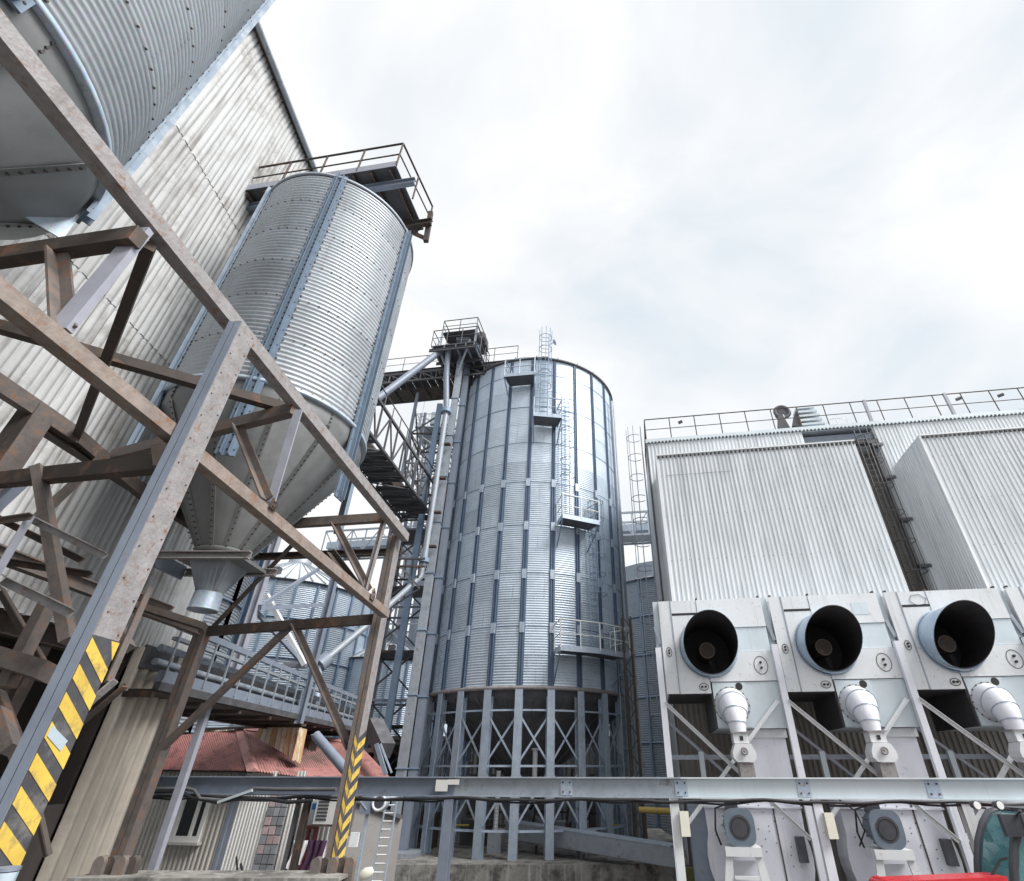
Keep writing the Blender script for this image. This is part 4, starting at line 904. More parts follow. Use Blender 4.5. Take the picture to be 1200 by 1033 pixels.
# window
w0, w1 = HP(212, 985, .06), HP(243, 932, .06)
xA, xB = (HP(198, 985, .06) - o_h).dot(GD), (HP(234, 985, .06) - o_h).dot(GD); zA_, zB_ = HP(205, 986).z, 3.2
def hb(mb, s0, s1, z0, z1, t0, t1):
    a = o_h + GD * s0; pts = [o_h + GD * s + GN * t for s, t in ((s0, -t0), (s1, -t0), (s1, -t1), (s0, -t1))]
    vs = [p + UP3 * z0 for p in pts] + [p + UP3 * z1 for p in pts]
    return mb.add(vs, [(0, 3, 2, 1), (4, 5, 6, 7), (0, 1, 5, 4), (1, 2, 6, 5), (2, 3, 7, 6), (3, 0, 4, 7)])
wn = part(ht, 'window', hb(MB(), xA + .12, xB - .08, zA_ + .1, zB_, .05, .055), DGLASS)
for a, c, z0_, z1_ in ((xA, xA + .14, zA_, zB_), (xB - .1, xB, zA_, zB_), (xA + .14, xB - .1, zA_, zA_ + .12), (xA + .56, xA + .64, zA_ + .12, zB_)):
    part(ht, 'window_frame', hb(MB(), a, c, z0_, z1_, .05, .12), SIDEW, wn)
part(ht, 'window_sill', hb(MB(), xA - .08, xB + .08, zA_ - .06, zA_, .05, .22), BEIGE, wn)
# stone strip
s0, s1 = (HP(307, 980) - o_h).dot(GD), (HP(330, 980) - o_h).dot(GD); bw = (s1 - s0) / 3
r = 0; z = .0
part(ht, 'stone_backing', hb(MB(), s0, s1, 0, 3.2, -.02, .03), GREYW)
while z < 3.2:
    for k in range(3):
        hh = .2; st_ = hb(MB(), s0 + k * bw + .012, s0 + (k + 1) * bw - .012, z + .01, z + hh - .012, .03, .05 + random.random() * .02)
        part(ht, 'stone', st_, STONEP if random.random() < .22 else STONE)
    z += .2
# door and frame (maroon), sign, dark recess
d0, d1 = (HP(349, 1000) - o_h).dot(GD), (HP(366, 1000) - o_h).dot(GD); dzt = HP(360, 968).z; dzb = HP(350, 1022).z
dr = part(ht, 'door', hb(MB(), d0 + .05, d1 - .05, dzb, dzt - .05, -.08, -.04), SIDEW)
for a, c, z0_, z1_ in ((d0, d0 + .06, dzb, dzt), (d1 - .06, d1, dzb, dzt), (d0 + .06, d1 - .06, dzt - .06, dzt), (d0 + .06, d1 - .06, dzb, dzb + .07), (d1 - .24, d1 - .19, dzb + .07, dzt - .06)): part(ht, 'door_frame', hb(MB(), a, c, z0_, z1_, -.08, .06), MAROON, dr)
part(ht, 'step', hb(MB(), d0 - .2, d1 + .4, dzb - .35, dzb - .1, -.1, .5), MAROON)
s_ = (HP(366, 948) - o_h).dot(GD); sz = HP(366, 948).z
sg = part(ht, 'sign_panel', hb(MB(), s_ - .22, s_ + .12, sz - .35, sz + .18, -.1, -.06), BLUEP)
part(ht, 'sign_mark', hb(MB(), s_ - .06, s_ + .08, sz - .02, sz + .12, -.06, -.055), SIGNB, sg)
# ac units
for px, lb in ((387, 'white air conditioner box on the hut wall beside the chevron column'),):
    s_ = (HP(px, 955) - o_h).dot(GD); z_ = HP(px, 965).z
    ac = thing('air_conditioner', lb, 'air conditioner', tuple(o_h + GD * s_ - GN * .1 + UP3 * z_))
    part(ac, 'casing', hb(MB(), s_ - .28, s_ + .28, z_, z_ + .75, .0, .3), SIDEW)
    for q in range(8): part(ac, 'louvre', hb(MB(), s_ - .22, s_ + .08, z_ + .08 + q * .075, z_ + .12 + q * .075, .3, .315), CABP)
    part(ac, 'bracket', hb(MB(), s_ - .3, s_ + .3, z_ - .05, z_ - .005, .0, .3), BROWN)
# laundry / clothes
s_ = (HP(352, 985) - o_h).dot(GD)
def cloth(name, px, py, w_, h_, m, lb):
    c = HP(px, py, .25); mb = MB(); n_ = 10; vs = []
    for j in range(7):
        for i in range(n_ + 1):
            u = i / n_; v_ = j / 6; sag = (1 - .25 * sin(pi * v_)) 
            vs.append(c + GD * ((u - .5) * w_ * sag + .03 * sin(v_ * 5)) - GN * (.04 * sin(u * 17 + v_ * 2)) - UP3 * (v_ * h_ * (1 + .12 * sin(u * 6))))
    k = n_ + 1; mb.add(vs, [(j * k + i, j * k + i + 1, (j + 1) * k + i + 1, (j + 1) * k + i) for j in range(6) for i in range(n_)], True)
    single(name, mb, m, lb, 'cloth')
cloth('hanging_sack', 352, 985, .4, .55, CLOTHW, 'white sack hanging at the maroon door of the hut')
cloth('hanging_jacket', 372, 985, .5, .6, CLOTHP, 'dark purple jacket hanging right of the maroon door')
# rusty parapet shed on the roof
rs = thing('roof_shed', 'cream and rust-orange sheeted upstand rising behind the red roof ridge', 'shed', (-7, 19, 3.5))
a0, a1 = PY(236, 862, 19.6), PY(290, 858, 19.7)
def slab_poly(pts, m, th_, name, n): part(th_, name, MB().poly(pts, .05, n), m)
pts_t = [(300, 853), (348, 852)]
for i in range(9):
    x0 = 300 + i * 5.6; x1 = x0 + 4.9
    yb0, yb1 = 858 + (x0 - 290) * .58, 858 + (x1 - 290) * .58
    part(rs, 'sheet_rib', MB().poly([PY(x0 + 5, 853, 18.6 - i * .08), PY(x1 + 5, 853, 18.6 - i * .08), PY(x1, yb1, 18.6 - i * .08), PY(x0, yb0, 18.6 - i * .08)], .06, (0, 1, 0)), CREAM if i % 3 else ORANGE)
for i in range(5):
    x0 = 240 + i * 9; part(rs, 'sheet_rib', MB().poly([PY(x0, 856.5, 19.7), PY(x0 + 8, 855.5, 19.7), PY(x0 + 8, 866 - i * 1.4, 19.7), PY(x0, 867 - i * 1.4, 19.7)], .06, (0, 1, 0)), CREAM)
part(rs, 'end_sheet', MB().poly([PY(352, 853, 17.8), PY(360, 855, 18.3), PY(352, 895, 18.3), PY(343, 891, 17.8)], .05, (0, 1, 0)), ORANGE)
part(rs, 'top_cap', MB().bar(PY(236, 855, 19.75), PY(356, 850, 17.9), .2, .06), BROWN)

# grey building right of hut, motor and ladder
gw = thing('grey_shed', 'plain grey rendered shed between the hut and the silo legs', 'shed', (-6, 19, 0))
p0_, p1_ = PY(404, 980, 19), PY(470, 980, 20.5)
part(gw, 'wall', MB().poly([V((p0_.x - 1.2, 18.7, 0)), V((p1_.x, 20.4, 0)), V((p1_.x, 20.4, PY(470, 960, 20.4).z)), V((p0_.x - 1.2, 18.7, 3.1))], .1), GREYW)
part(gw, 'roof_edge', MB().bar(V((p0_.x - 1.2, 18.6, 3.1)), V((p1_.x, 20.3, PY(470, 958, 20.4).z)), .12, .1), DARKST)
mo = thing('yard_motor', 'grey round-faced motor on a conduit pole by the grey shed', 'motor', tuple(PY(440, 940, 17)))
c_ = PY(444, 941, 17); part(mo, 'body', MB().tube(c_ + V((0, .35, 0)), c_, .2, 18), GALVL); part(mo, 'front_ring', MB().ring(tuple(c_), .17, .035, 20, 6, 'y'), WHITEP); part(mo, 'front_disc', MB().tube(c_ - V((0, .01, 0)), c_, .12, 16), CABP)
part(mo, 'junction_box', MB().box(c_.x - .5, c_.y, c_.z - .25, c_.x - .2, c_.y + .3, c_.z + .25), BLUEG)
part(mo, 'pole', MB().bar((c_.x - .3, 17.1, 0), (c_.x - .3, 17.1, c_.z), .07), GALVL)
part(mo, 'switch_box', MB().box(c_.x - .62, 17, 1.75, c_.x - .4, 17.15, 2.05), WHITEP)
part(mo, 'stay', MB().bar(c_ - V((.3, 0, .15)), PY(412, 925, 17), .03), GALVL)
ld = thing('access_ladder', 'plain steel ladder leaning below the beam left of the central silo legs', 'ladder', (-5.5, 18.5, 0))
la, lb_ = PY(458, 912, 18.5), PY(430, 1060, 18.5); ra, rb_ = PY(469.5, 912, 18.5), PY(446, 1060, 18.5)
part(ld, 'stile', MB().bar(la, lb_, .035, .06), GALVL); part(ld, 'stile', MB().bar(ra, rb_, .035, .06), GALVL)
for i in range(15): part(ld, 'rung', MB().tube(la.lerp(lb_, (i + .5) / 15), ra.lerp(rb_, (i + .5) / 15), .02, 6), WHITEP)

# ------------------------------------------------------------ beam across the yard
bm0 = V((0, 12.5, 0))
def BP(px, py): return PP(px, py, bm0, GN)
br = thing('beam_bridge', 'long grey steel beam on posts crossing the whole yard at eye height with sagging cable', 'beam', (0, 12.5, 0))
zt_, zb_ = 3.34, 3.0
sL, sR = (BP(170, 920) - bm0).dot(GD) - .6, 17
def bq(s, z, t=0): return bm0 + GD * s + GN * t + UP3 * z
def seg(s0, s1, m): part(br, 'beam_section', MB().ibeam(bq(s0, 3.17), bq(s1, 3.17), .2, .34, .022), m)
cuts = [sL] + [(BP(x, 920) - bm0).dot(GD) for x in (301, 533, 664, 798, 941, 1092)] + [sR]
for i, (a, c) in enumerate(zip(cuts[:-1], cuts[1:])): seg(a, c - .004, BLUEG if i < 2 else (GALVO if i < 4 else BLUEP))
for s in cuts[3:-1]:
    pl = part(br, 'splice_plate', MB().bar(bq(s - .12, 3.17, -.02), bq(s + .12, 3.17, -.02), .02, .27), GALVL)
    for da in (-.07, .07):
        for dz in (-.08, .08): part(br, 'bolt', MB().puck(bq(s + da, 3.17 + dz, -.03), -GN, .018, .015), BROWN, pl)
part(br, 'paper_notice', MB().bar(bq(cuts[2] - .38, 3.19, -.1), bq(cuts[2] - .12, 3.19, -.1), .012, .2), SIDEW); part(br, 'paper_notice', MB().bar(bq(cuts[2] - .12, 3.25, -.1), bq(cuts[2] + .12, 3.25, -.1), .012, .09), SIDEW)
cb = []; s = sL
while s < sR: cb.append(bq(s, 2.965 + .016 * sin(s * 2.1) + .01 * sin(s * 5.3), -.09)); s += .22
part(br, 'cable', MB().path(cb, .028, 6), CABLE)
part(br, 'cable', MB().path([p_ + V((0, .05, -.035 + .02 * sin(i * .7))) for i, p_ in enumerate(cb)], .02, 6), CABLE)
for x0, x1 in ((170, 240), (240, 330)): 
    pts = [bq(((BP(x, 930) - bm0).dot(GD)), BP(x, y).z, -.14) for x, y in (((176, 925), (222, 924), (232, 926), (242, 936), (272, 938), (290, 930), (300, 924), (330, 925), (397, 925)) if x0 == 170 else ((176, 928), (215, 927), (230, 934), (262, 940), (288, 936), (318, 936), (345, 940), (372, 938)))]
    part(br, 'conduit', MB().path(pts, .035, 8), DARKST if x0 == 170 else CABLE)
part(br, 'bent_tray', MB().bar(BP(262, 940) - GN * .15, BP(302, 926) - GN * .15, .1, .05), BLUEP)
for px, w_, m, lb in ((528, .2, BLUEG, 'blue-grey post'), (351, .07, DARKST, None), (362, .12, BROWN, None), (790, .15, WHITEP, None), (955, .16, LAVP, None), (1127, .17, WHITEP, None)):
    s = (BP(px, 935) - bm0).dot(GD); part(br, 'post', MB().ibeam(bq(s, 0), bq(s, 3.0), w_, w_, .014, tuple(GN)) if w_ > .1 else MB().bar(bq(s, 0), bq(s, 3), w_), m)
for px in (790, 955):
    s = (BP(px, 945) - bm0).dot(GD); part(br, 'junction_box', MB().bar(bq(s + .16, 2.42, -.14), bq(s + .16, 2.8, -.14), .17, .1), BOX)

# ------------------------------------------------------------ white dryer building
BO = (4.05, 19.0); RZ = -G
bl = thing('dryer_building', 'large white corrugated building with two projecting bays and a railed flat roof', 'building', (BO[0], BO[1], 0), RZ)
LX = V((1, 0, 0)); LY = V((0, 1, 0))
def bsheets(name, s0, s1, t_, z0, z1, sw=1.02, m=WHITEC, flip=False):
    if not flip: sheets(bl, name, V((s0, t_, 0)), LX, s1 - s0, z0, z1, sw, .17, .03, m, local=True)
    else: sheets(bl, name, V((s0, t_, 0)), V((0, -1, 0)), s1 - s0, z0, z1, sw, .17, .03, m, local=True)
for (s0, s1) in ((0, 8.11), (10.64, 22)):
    bsheets('bay_sheet', s0, s1, 0, 8.2, 14.9)
    part(bl, 'bay_flashing', MB().box(s0 - .02, -.06, 14.9, s1 + .02, 2.3, 14.96), WHITEP, local=True)
    part(bl, 'bay_floor', MB().box(s0, .01, 8.15, s1, 2.3, 8.2), INNER, local=True)
for s0 in (0, 10.64):       # side of each bay facing left
    sheets(bl, 'bay_side_sheet', V((s0, 2.3, 0)), V((0, -1, 0)), 2.3, 8.2, 14.9, 1.15, .17, .03, WHITEC, local=True)
sheets(bl, 'bay_side_sheet', V((8.11, 0, 0)), V((0, 1, 0)), 2.3, 8.2, 14.9, 1.15, .17, .03, WHITEC, local=True)
scr = MB(); lapm = MB()
for s0, s1 in ((0, 8.11), (10.64, 22)):
    s = s0 + .13
    while s < s1:
        for z in (8.35, 10.2, 12.05, 13.9, 14.7): scr.add([(s - .014, -.036, z - .014), (s + .014, -.036, z - .014), (s + .014, -.036, z + .014), (s - .014, -.036, z + .014)], [(0, 1, 2, 3)])
        s += .34
    for k in range(int((s1 - s0) / 1.02)):
        lapm.box(s0 + 1.02 * k - .004, -.036, 8.2, s0 + 1.02 * k + .004, -.03, 14.9)
part(bl, 'screw_rows', scr, DARKST, local=True, stuff=True); part(bl, 'lap_edges', lapm, GALVO, local=True, stuff=True)
cl = MB()
for s0, s1 in ((0, 8.11), (10.64, 22)):
    s = s0 + .05
    while s < s1: cl.box(s, -.07, 14.78, s + .08, -.02, 14.86); s += .17
s = -.2
while s < 22: cl.box(s, 2.2, 16.98, s + .09, 2.26, 17.06); s += .17
part(bl, 'profile_fillers', cl, BLACK, local=True, stuff=True)
# back wall
sheets(bl, 'wall_sheet', V((-.25, 2.3, 0)), LX, 7.3, 8.2, 17.0, 1.02, .17, .03, WHITEC, local=True)
sheets(bl, 'wall_sheet', V((10.25, 2.3, 0)), LX, 11.75, 8.2, 17.0, 1.02, .17, .03, WHITEC, local=True)
OLD = mat('weathered_beige_shaded', (.20, .185, .17), 0, .6, .12, nscale=2, streak=(.22, .2, .18), streak_amt=.5, objvar=.1)  # brownish sheet, darkened for the shade in the recess and below the units
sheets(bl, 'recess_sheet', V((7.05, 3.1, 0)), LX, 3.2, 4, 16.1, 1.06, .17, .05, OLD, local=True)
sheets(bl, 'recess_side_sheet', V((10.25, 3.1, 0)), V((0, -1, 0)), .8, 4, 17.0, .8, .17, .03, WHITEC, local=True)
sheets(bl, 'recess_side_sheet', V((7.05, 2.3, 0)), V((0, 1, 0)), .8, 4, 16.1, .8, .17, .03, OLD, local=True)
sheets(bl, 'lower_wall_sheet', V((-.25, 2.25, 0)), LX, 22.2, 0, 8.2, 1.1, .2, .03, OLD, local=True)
sheets(bl, 'side_wall_sheet', V((-.25, 9.5, 0)), V((0, -1, 0)), 7.2, 0, 17.0, 1.03, .17, .03, WHITEC, local=True)
part(bl, 'recess_beam', MB().box(7.0, 2.5, 16.45, 10.3, 3.2, 16.8), BLUEG, local=True)
part(bl, 'recess_beam', MB().box(7.0, 2.3, 16.1, 10.3, 2.5, 16.3), DARKST, local=True)
part(bl, 'parapet_beam', MB().box(-.3, 2.2, 17.0, 22, 2.36, 17.22), BLUEP, local=True)
part(bl, 'roof', MB().box(-.25, 2.4, 16.95, 22, 11, 17.05), GALVO, local=True)
part(bl, 'corner_trim', MB().box(-.3, 2.2, 0, -.22, 2.33, 17.0), DARKST, local=True); part(bl, 'corner_trim', MB().box(-.03, -.045, 8.2, .04, .02, 14.9), WHITEP, local=True)
part(bl, 'corner_trim', MB().box(10.6, -.045, 8.2, 10.68, .02, 14.9), WHITEP, local=True)
handrail(bl, [V((-.25, 6, 17.2)), V((-.25, 2.28, 17.2)), V((22, 2.28, 17.2))], 1.25, 1.25, .028, BROWN, local=True)
for s in (10.3, 13.9, 17.6): part(bl, 'rail_stanchion', MB().bar((s, 2.28, 17.2), (s, 2.28, 18.5), .12), LILAC, local=True)
for s, h_ in ((1.5, .25), (9.0, .2), (12.4, .4), (13.0, .3), (15, .35), (16.8, .45)): part(bl, 'roof_box', MB().box(s, 2.5, 17.2, s + .5, 2.9, 17.2 + h_ * .5), DARKST, local=True)
for s in (1.4, 14.2, 16.0): part(bl, 'rail_lamp', MB().tube((s, 2.15, 18.0), (s + .2, 2.1, 18.05), .08, 8), DARKST, local=True)
def bw(s, t_, z=0): return V((BO[0], BO[1], 0)) + GD * s + GN * t_ + UP3 * z
b_ = bw(-.28, 3.0); caged_ladder(bl, (b_.x, b_.y), tuple(-GD), 3.0, 18.4, 5.2, GALVO, gap=.2, R=.38, hoop=1.15)
b_ = bw(9.55, 2.45); caged_ladder(bl, (b_.x, b_.y), tuple(-GN), 8.5, 16.6, 9.9, DARKST, gap=.2, R=.38, hoop=1.25)
for s in (8.45, 8.7, 9.0, 9.2, 10.05): part(bl, 'riser_pipe', MB().tube((s, 2.7, 6), (s, 2.7, 16), .05, 8), BROWN, local=True)
for z in (10.2, 12.2, 14.2, 15.9): part(bl, 'ladder_bracket', MB().box(9.9, 2.2, z, 10.35, 2.5, z + .12), DARKST, local=True)
for z in (15.3, 15.0, 14.7, 14.4): part(bl, 'service_tray', MB().box(8.15, 1.9, z, 8.9, 2.3, z + .1), GALVO, local=True)
for k, z in enumerate((14.35, 12.7, 11.0)): part(bl, 'sheet_lap', MB().box(.3, -.037, 13.9, 3.0, -.033, 13.92), GALVO, local=True) if k == 0 else None
# roof fan
rf = thing('roof_fan', 'dark round roof fan with louvred hood on the white building roof', 'fan', tuple(bw(6.6, 2.7, 17.2)), RZ)
part(rf, 'fan_ring', MB().ring((0, 0, 1.3), .34, .09, 20, 6, 'y'), DARKST, local=True); part(rf, 'fan_disc', MB().tube((0, -.02, 1.3), (0, .3, 1.3), .3, 16), CABP, local=True)
part(rf, 'fan_leg', MB().bar((-.1, 0, 0), (-.05, 0, 1.1), .16), WHITEP, local=True); part(rf, 'fan_base', MB().poly([(-.5, -.1, 0), (.2, -.1, 0), (-.05, -.1, 1.1), (-.25, -.1, 1.1)], .2, (0, -1, 0)), DARKST, local=True)
part(rf, 'scroll', MB().poly([(.3, -.1, .4), (.75, -.1, .2), (.95, -.1, .9), (.6, -.1, 1.2)], .5, (0, -1, 0)), DARKST, local=True)
for i in range(5): part(rf, 'hood_slat', MB().box(.65 - i * .0, -.2, .3 + i * .25, 1.5 + (4 - i) * .06, .5, .42 + i * .25), BLUEP, local=True)
hb_ = thing('roof_hatch_rail', 'pale guard hoop around the roof hatch behind the white building rail', 'railing', tuple(bw(8.8, 3.4, 17.2)), RZ)
for s in (0, .5, 1.0): part(hb_, 'hoop_post', MB().tube((s, 0, 0), (s, 0, 1.1), .02, 6), WHITEP, local=True)
part(hb_, 'hoop_rail', MB().path([(0, 0, .7), (.1, 0, 1.05), (.5, 0, 1.15), (.9, 0, 1.05), (1.0, 0, .7)], .02, 6), WHITEP, local=True)

# ------------------------------------------------------------ dryer fan units
UO = V((3.09, 16.5, 0)); UP_ = 3.365
labels = ['dryer fan unit nearest the central silo, white panels around a dark duct mouth', 'middle dryer fan unit with dark duct mouth between two white ones',
          'dryer fan unit right of the middle one, duct mouth tipped furthest toward the viewer', 'dryer fan unit at the right edge, only a sliver of blue duct showing']
un = thing('dryer_unit', labels[0], 'dryer unit', tuple(UO), RZ, 'dryer fan units in a row')
def up_(name, mb, m, sub=None, **k): return part(un, name, mb, m, sub, local=True, **k)
def panel(name, s0, s1, z0, z1, m=WHITEP, t0=0., th_=.03, lip=True):
    return up_(name, MB().box(s0 + .006, -t0 - th_, z0 + .006, s1 - .006, -t0 + .02, z1 - .006), m)
up_('housing', MB().add([(0, .03, 5.34), (3.1, .03, 5.34), (3.1, 2.55, 5.34), (0, 2.55, 5.34), (0, .03, 7.93), (3.1, .03, 7.93), (3.1, 2.55, 7.93), (0, 2.55, 7.93)], [(0, 3, 2, 1), (4, 5, 6, 7), (1, 2, 6, 5), (2, 3, 7, 6), (3, 0, 4, 7)]), WHITEP)
up_('housing_underside', MB().box(.02, .05, 5.28, 3.08, 2.5, 5.34), INNER)  # dark sheet painted for the shade under the housing
def holed(name, s0, s1, z0, z1, m=WHITEP, t0=0., th_=.03, c=(1.30, 6.55), r=.79):
    s0 += .006; s1 -= .006; z0 += .006; z1 -= .006; mb = MB(); y0, y1 = -t0 - th_, -t0 + .02
    xs_ = sorted(set([s0, s1] + [c[0] + r * cos(pi * i / 24) for i in range(25) if s0 < c[0] + r * cos(pi * i / 24) < s1]))
    def hh(x): return sqrt(max(0, r * r - (x - c[0]) ** 2))
    for a, b_ in zip(xs_[:-1], xs_[1:]):
        ha, hb2 = hh(a), hh(b_)
        for lo0, lo1, hi0, hi1 in ((z0, z0, min(z1, c[1] - ha), min(z1, c[1] - hb2)), (max(z0, c[1] + ha), max(z0, c[1] + hb2), z1, z1)):
            lo0, lo1 = min(lo0, z1), min(lo1, z1); hi0, hi1 = max(hi0, z0), max(hi1, z0)
            if hi0 - lo0 < 1e-4 and hi1 - lo1 < 1e-4: continue
            v = [(a, y0, lo0), (b_, y0, lo1), (b_, y0, hi1), (a, y0, hi0), (a, y1, lo0), (b_, y1, lo1), (b_, y1, hi1), (a, y1, hi0)]
            f = [(0, 1, 2, 3), (4, 7, 6, 5), (0, 4, 5, 1), (3, 2, 6, 7)]
            if abs(a - s0) < 1e-6: f.append((0, 3, 7, 4))
            if abs(b_ - s1) < 1e-6: f.append((1, 5, 6, 2))
            mb.add(v, f)
    return up_(name, mb, m)
panel('face_panel', -.06, .32, 5.3, 7.97, WHITEP, .03); holed('face_panel', .32, 1.22, 5.3, 7.52)
panel('face_panel', .32, 1.12, 7.58, 7.97); holed('face_panel', 1.12, 3.1, 7.1, 7.97, WHITEP, .02); holed('face_panel', 1.22, 3.1, 6.4, 7.1, BLUEP, -.01)
holed('face_panel', 1.22, 3.14, 5.6, 6.4, WHITEP, .03)
up_('panel_seam', MB().box(.3, -.075, 5.3, .335, -.03, 7.97), GALVO)
up_('drip_slot', MB().box(.36, -.04, 7.525, 1.1, -.028, 7.575), BLACK)
# lower box with cone elbow
up_('lower_box', MB().box(1.26, -.02, 4.42, 3.12, 2.4, 5.59), BLUEP)
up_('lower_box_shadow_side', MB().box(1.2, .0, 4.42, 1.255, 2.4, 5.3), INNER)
# round duct with slanted mouth
cx_, cz_, rr_ = 1.30, 6.55, .77; n = 40; back = []; front = []; inn = []; inb = []
for i in range(n):
    a = 2 * pi * i / n; y_f = -(.82 + .60 * sin(a)); x, z = cos(a), sin(a)
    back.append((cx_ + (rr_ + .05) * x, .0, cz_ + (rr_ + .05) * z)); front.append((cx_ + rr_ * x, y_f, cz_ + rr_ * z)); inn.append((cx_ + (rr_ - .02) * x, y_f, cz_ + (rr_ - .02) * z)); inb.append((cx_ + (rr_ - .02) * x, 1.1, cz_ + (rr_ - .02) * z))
dm = MB(); dm.add(back + front, [(i, (i + 1) % n, (i + 1) % n + n, i + n) for i in range(n)], True)
dct = up_('duct', dm, DUCTB)
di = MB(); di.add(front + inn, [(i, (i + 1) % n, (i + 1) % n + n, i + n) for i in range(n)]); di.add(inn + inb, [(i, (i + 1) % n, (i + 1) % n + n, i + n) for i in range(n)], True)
up_('duct_lining', di, INNER, dct); up_('duct_end', MB().tube((cx_, 1.09, cz_), (cx_, 1.12, cz_), rr_ - .01, 32), BLACK, dct)  # dark lining and black end disc colour in the depth shade of the duct
for y_, r_ in ((-.05, rr_ + .07), (-.2, rr_ + .035)):
    up_('duct_band', MB().ring((cx_, y_, cz_), r_, .022, 40, 5, 'y'), GALVL, dct)
up_('fan_hub', MB().tube((cx_ - .02, 1.0, cz_ - .05), (cx_ - .02, .15, cz_ - .05), .23, 20), HUBM, dct)
up_('hub_mouth', MB().tube((cx_ - .02, .148, cz_ - .05), (cx_ - .02, .14, cz_ - .05), .2, 20), BROWN, dct)
up_('hub_strut', MB().bar((cx_ + .05, .3, cz_ - .3), (cx_ + .2, .5, cz_ - .75), .1), INNER, dct)
def oval(s, z, w_, h_, vert=True, t0=.06):
    pts = [(s + w_ * cos(2 * pi * i / 20), -t0, z + h_ * sin(2 * pi * i / 20)) for i in range(20)]
    o = up_('inspection_plate', MB().poly(pts, .02, (0, -1, 0)), WHITEP)
    up_('plate_rim', MB().path([(p_[0], -t0 - .005, p_[2]) for p_ in pts + pts[:1]], .009, 5), BROWN, o)
    for q in (-1, 1):
        c = (s, z + q * h_ * .3) if vert else (s + q * w_ * .38, z)
        up_('plate_knob', MB().tube((c[0], -t0, c[1]), (c[0], -t0 - .06, c[1]), .035 if w_ > .15 else .03, 8), BLACK, o)
oval(2.72, 6.02, .19, .24); oval(.13, 6.45, .08, .13, t0=.065); oval(1.02, 5.48, .13, .09, False, .035)
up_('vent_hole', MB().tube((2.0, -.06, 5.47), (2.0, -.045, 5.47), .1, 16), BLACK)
for s in (.0, 1.12, 3.0): up_('lifting_lug', MB().box(s, -.04, 7.97, s + .05, .1, 8.03), BROWN)
# elbow cone
ep = [(1.72, -.02, 4.98), (1.72, -.3, 4.93), (1.71, -.5, 4.75), (1.70, -.6, 4.5), (1.70, -.62, 4.28)]
elb = up_('elbow_cone', MB().path(ep, rr=[.46, .40, .31, .24, .20], n=20), LAVP)
up_('elbow_flange', MB().ring((1.72, -.03, 4.98), .47, .03, 24, 5, 'y'), RUSTO, elb)
fb = MB()
for i in range(18): a = 2 * pi * i / 18; fb.puck((1.72 + .47 * cos(a), -.05, 4.98 + .47 * sin(a)), (0, -1, 0), .018, .03)
up_('flange_bolts', fb, BROWN, elb, stuff=True)
for i in (1, 2, 3):
    d__ = (V(ep[i + 1]) - V(ep[i - 1])).normalized(); r__ = (.40, .31, .24)[i - 1]
    up_('elbow_seam', MB().tube(V(ep[i]) - d__ * .012, V(ep[i]) + d__ * .012, r__ + .012, 22), GALVL, elb)
up_('elbow_base_plate', MB().box(1.255, -.055, 4.44, 2.2, -.022, 5.56), BLUEP)
vb = up_('valve_body', MB().box(1.52, -.84, 4.04, 1.90, -.42, 4.27), WHITEP)
up_('valve_flange', MB().box(1.48, -.88, 4.27, 1.94, -.38, 4.3), RUSTL, vb); up_('valve_port', MB().box(1.68, -.86, 4.1, 1.76, -.84, 4.2), BLACK, vb)
hx = [(1.44, 3.84), (1.53, 4.03), (1.93, 4.03), (2.02, 3.84), (2.02, 3.72), (1.93, 3.62), (1.53, 3.62), (1.44, 3.72)]
up_('valve_housing', MB().poly([(x, -.9, z) for x, z in hx], .5, (0, -1, 0)), WHITEP, vb)
up_('valve_wheel', MB().ring((1.73, -.96, 3.86), .07, .025, 14, 6, 'y').tube((1.73, -.96, 3.86), (1.73, -.9, 3.86), .03, 8), RUSTL, vb)
up_('outlet_box', MB().box(1.56, -.85, 3.3, 1.92, -.45, 3.61), RUSTL, vb)
# wide panel behind, scroll casing, motor and stand
up_('rear_panel', MB().box(2.0, .25, 2.9, 3.05, .3, 4.42), LAVP); up_('rear_panel_top', MB().box(1.95, .18, 4.2, 3.1, .3, 4.4), WHITEP)
out = [(.62, 2.92), (3.05, 2.92)] + [(1.84 + 1.27 * cos(a), 1.62 + 1.27 * sin(a)) for a in [radians(x) for x in range(20, -201, -10)]]
cas = up_('fan_casing', MB().poly([(x, .1, z) for x, z in out], .9, (0, -1, 0)), LAVP)
up_('casing_ledge', MB().box(.6, .02, 2.62, 3.07, .1, 2.66), LAVP, cas)
up_('casing_seam', MB().bar((2.35, .09, 2.92), (2.40, .09, .45), .03), BROWN, cas)
dots = MB()
for i in range(40):
    a = random.random() * 6.28; q = random.random() ** .5 * 1.1; dots.puck((1.84 + q * cos(a), .1, 1.7 + q * sin(a)), (0, -1, 0), .014, .012)
up_('casing_rivets', dots, BROWN, cas, stuff=True)
up_('side_gearbox', MB().box(2.75, -.1, 1.55, 2.95, .1, 2.05), CABP)
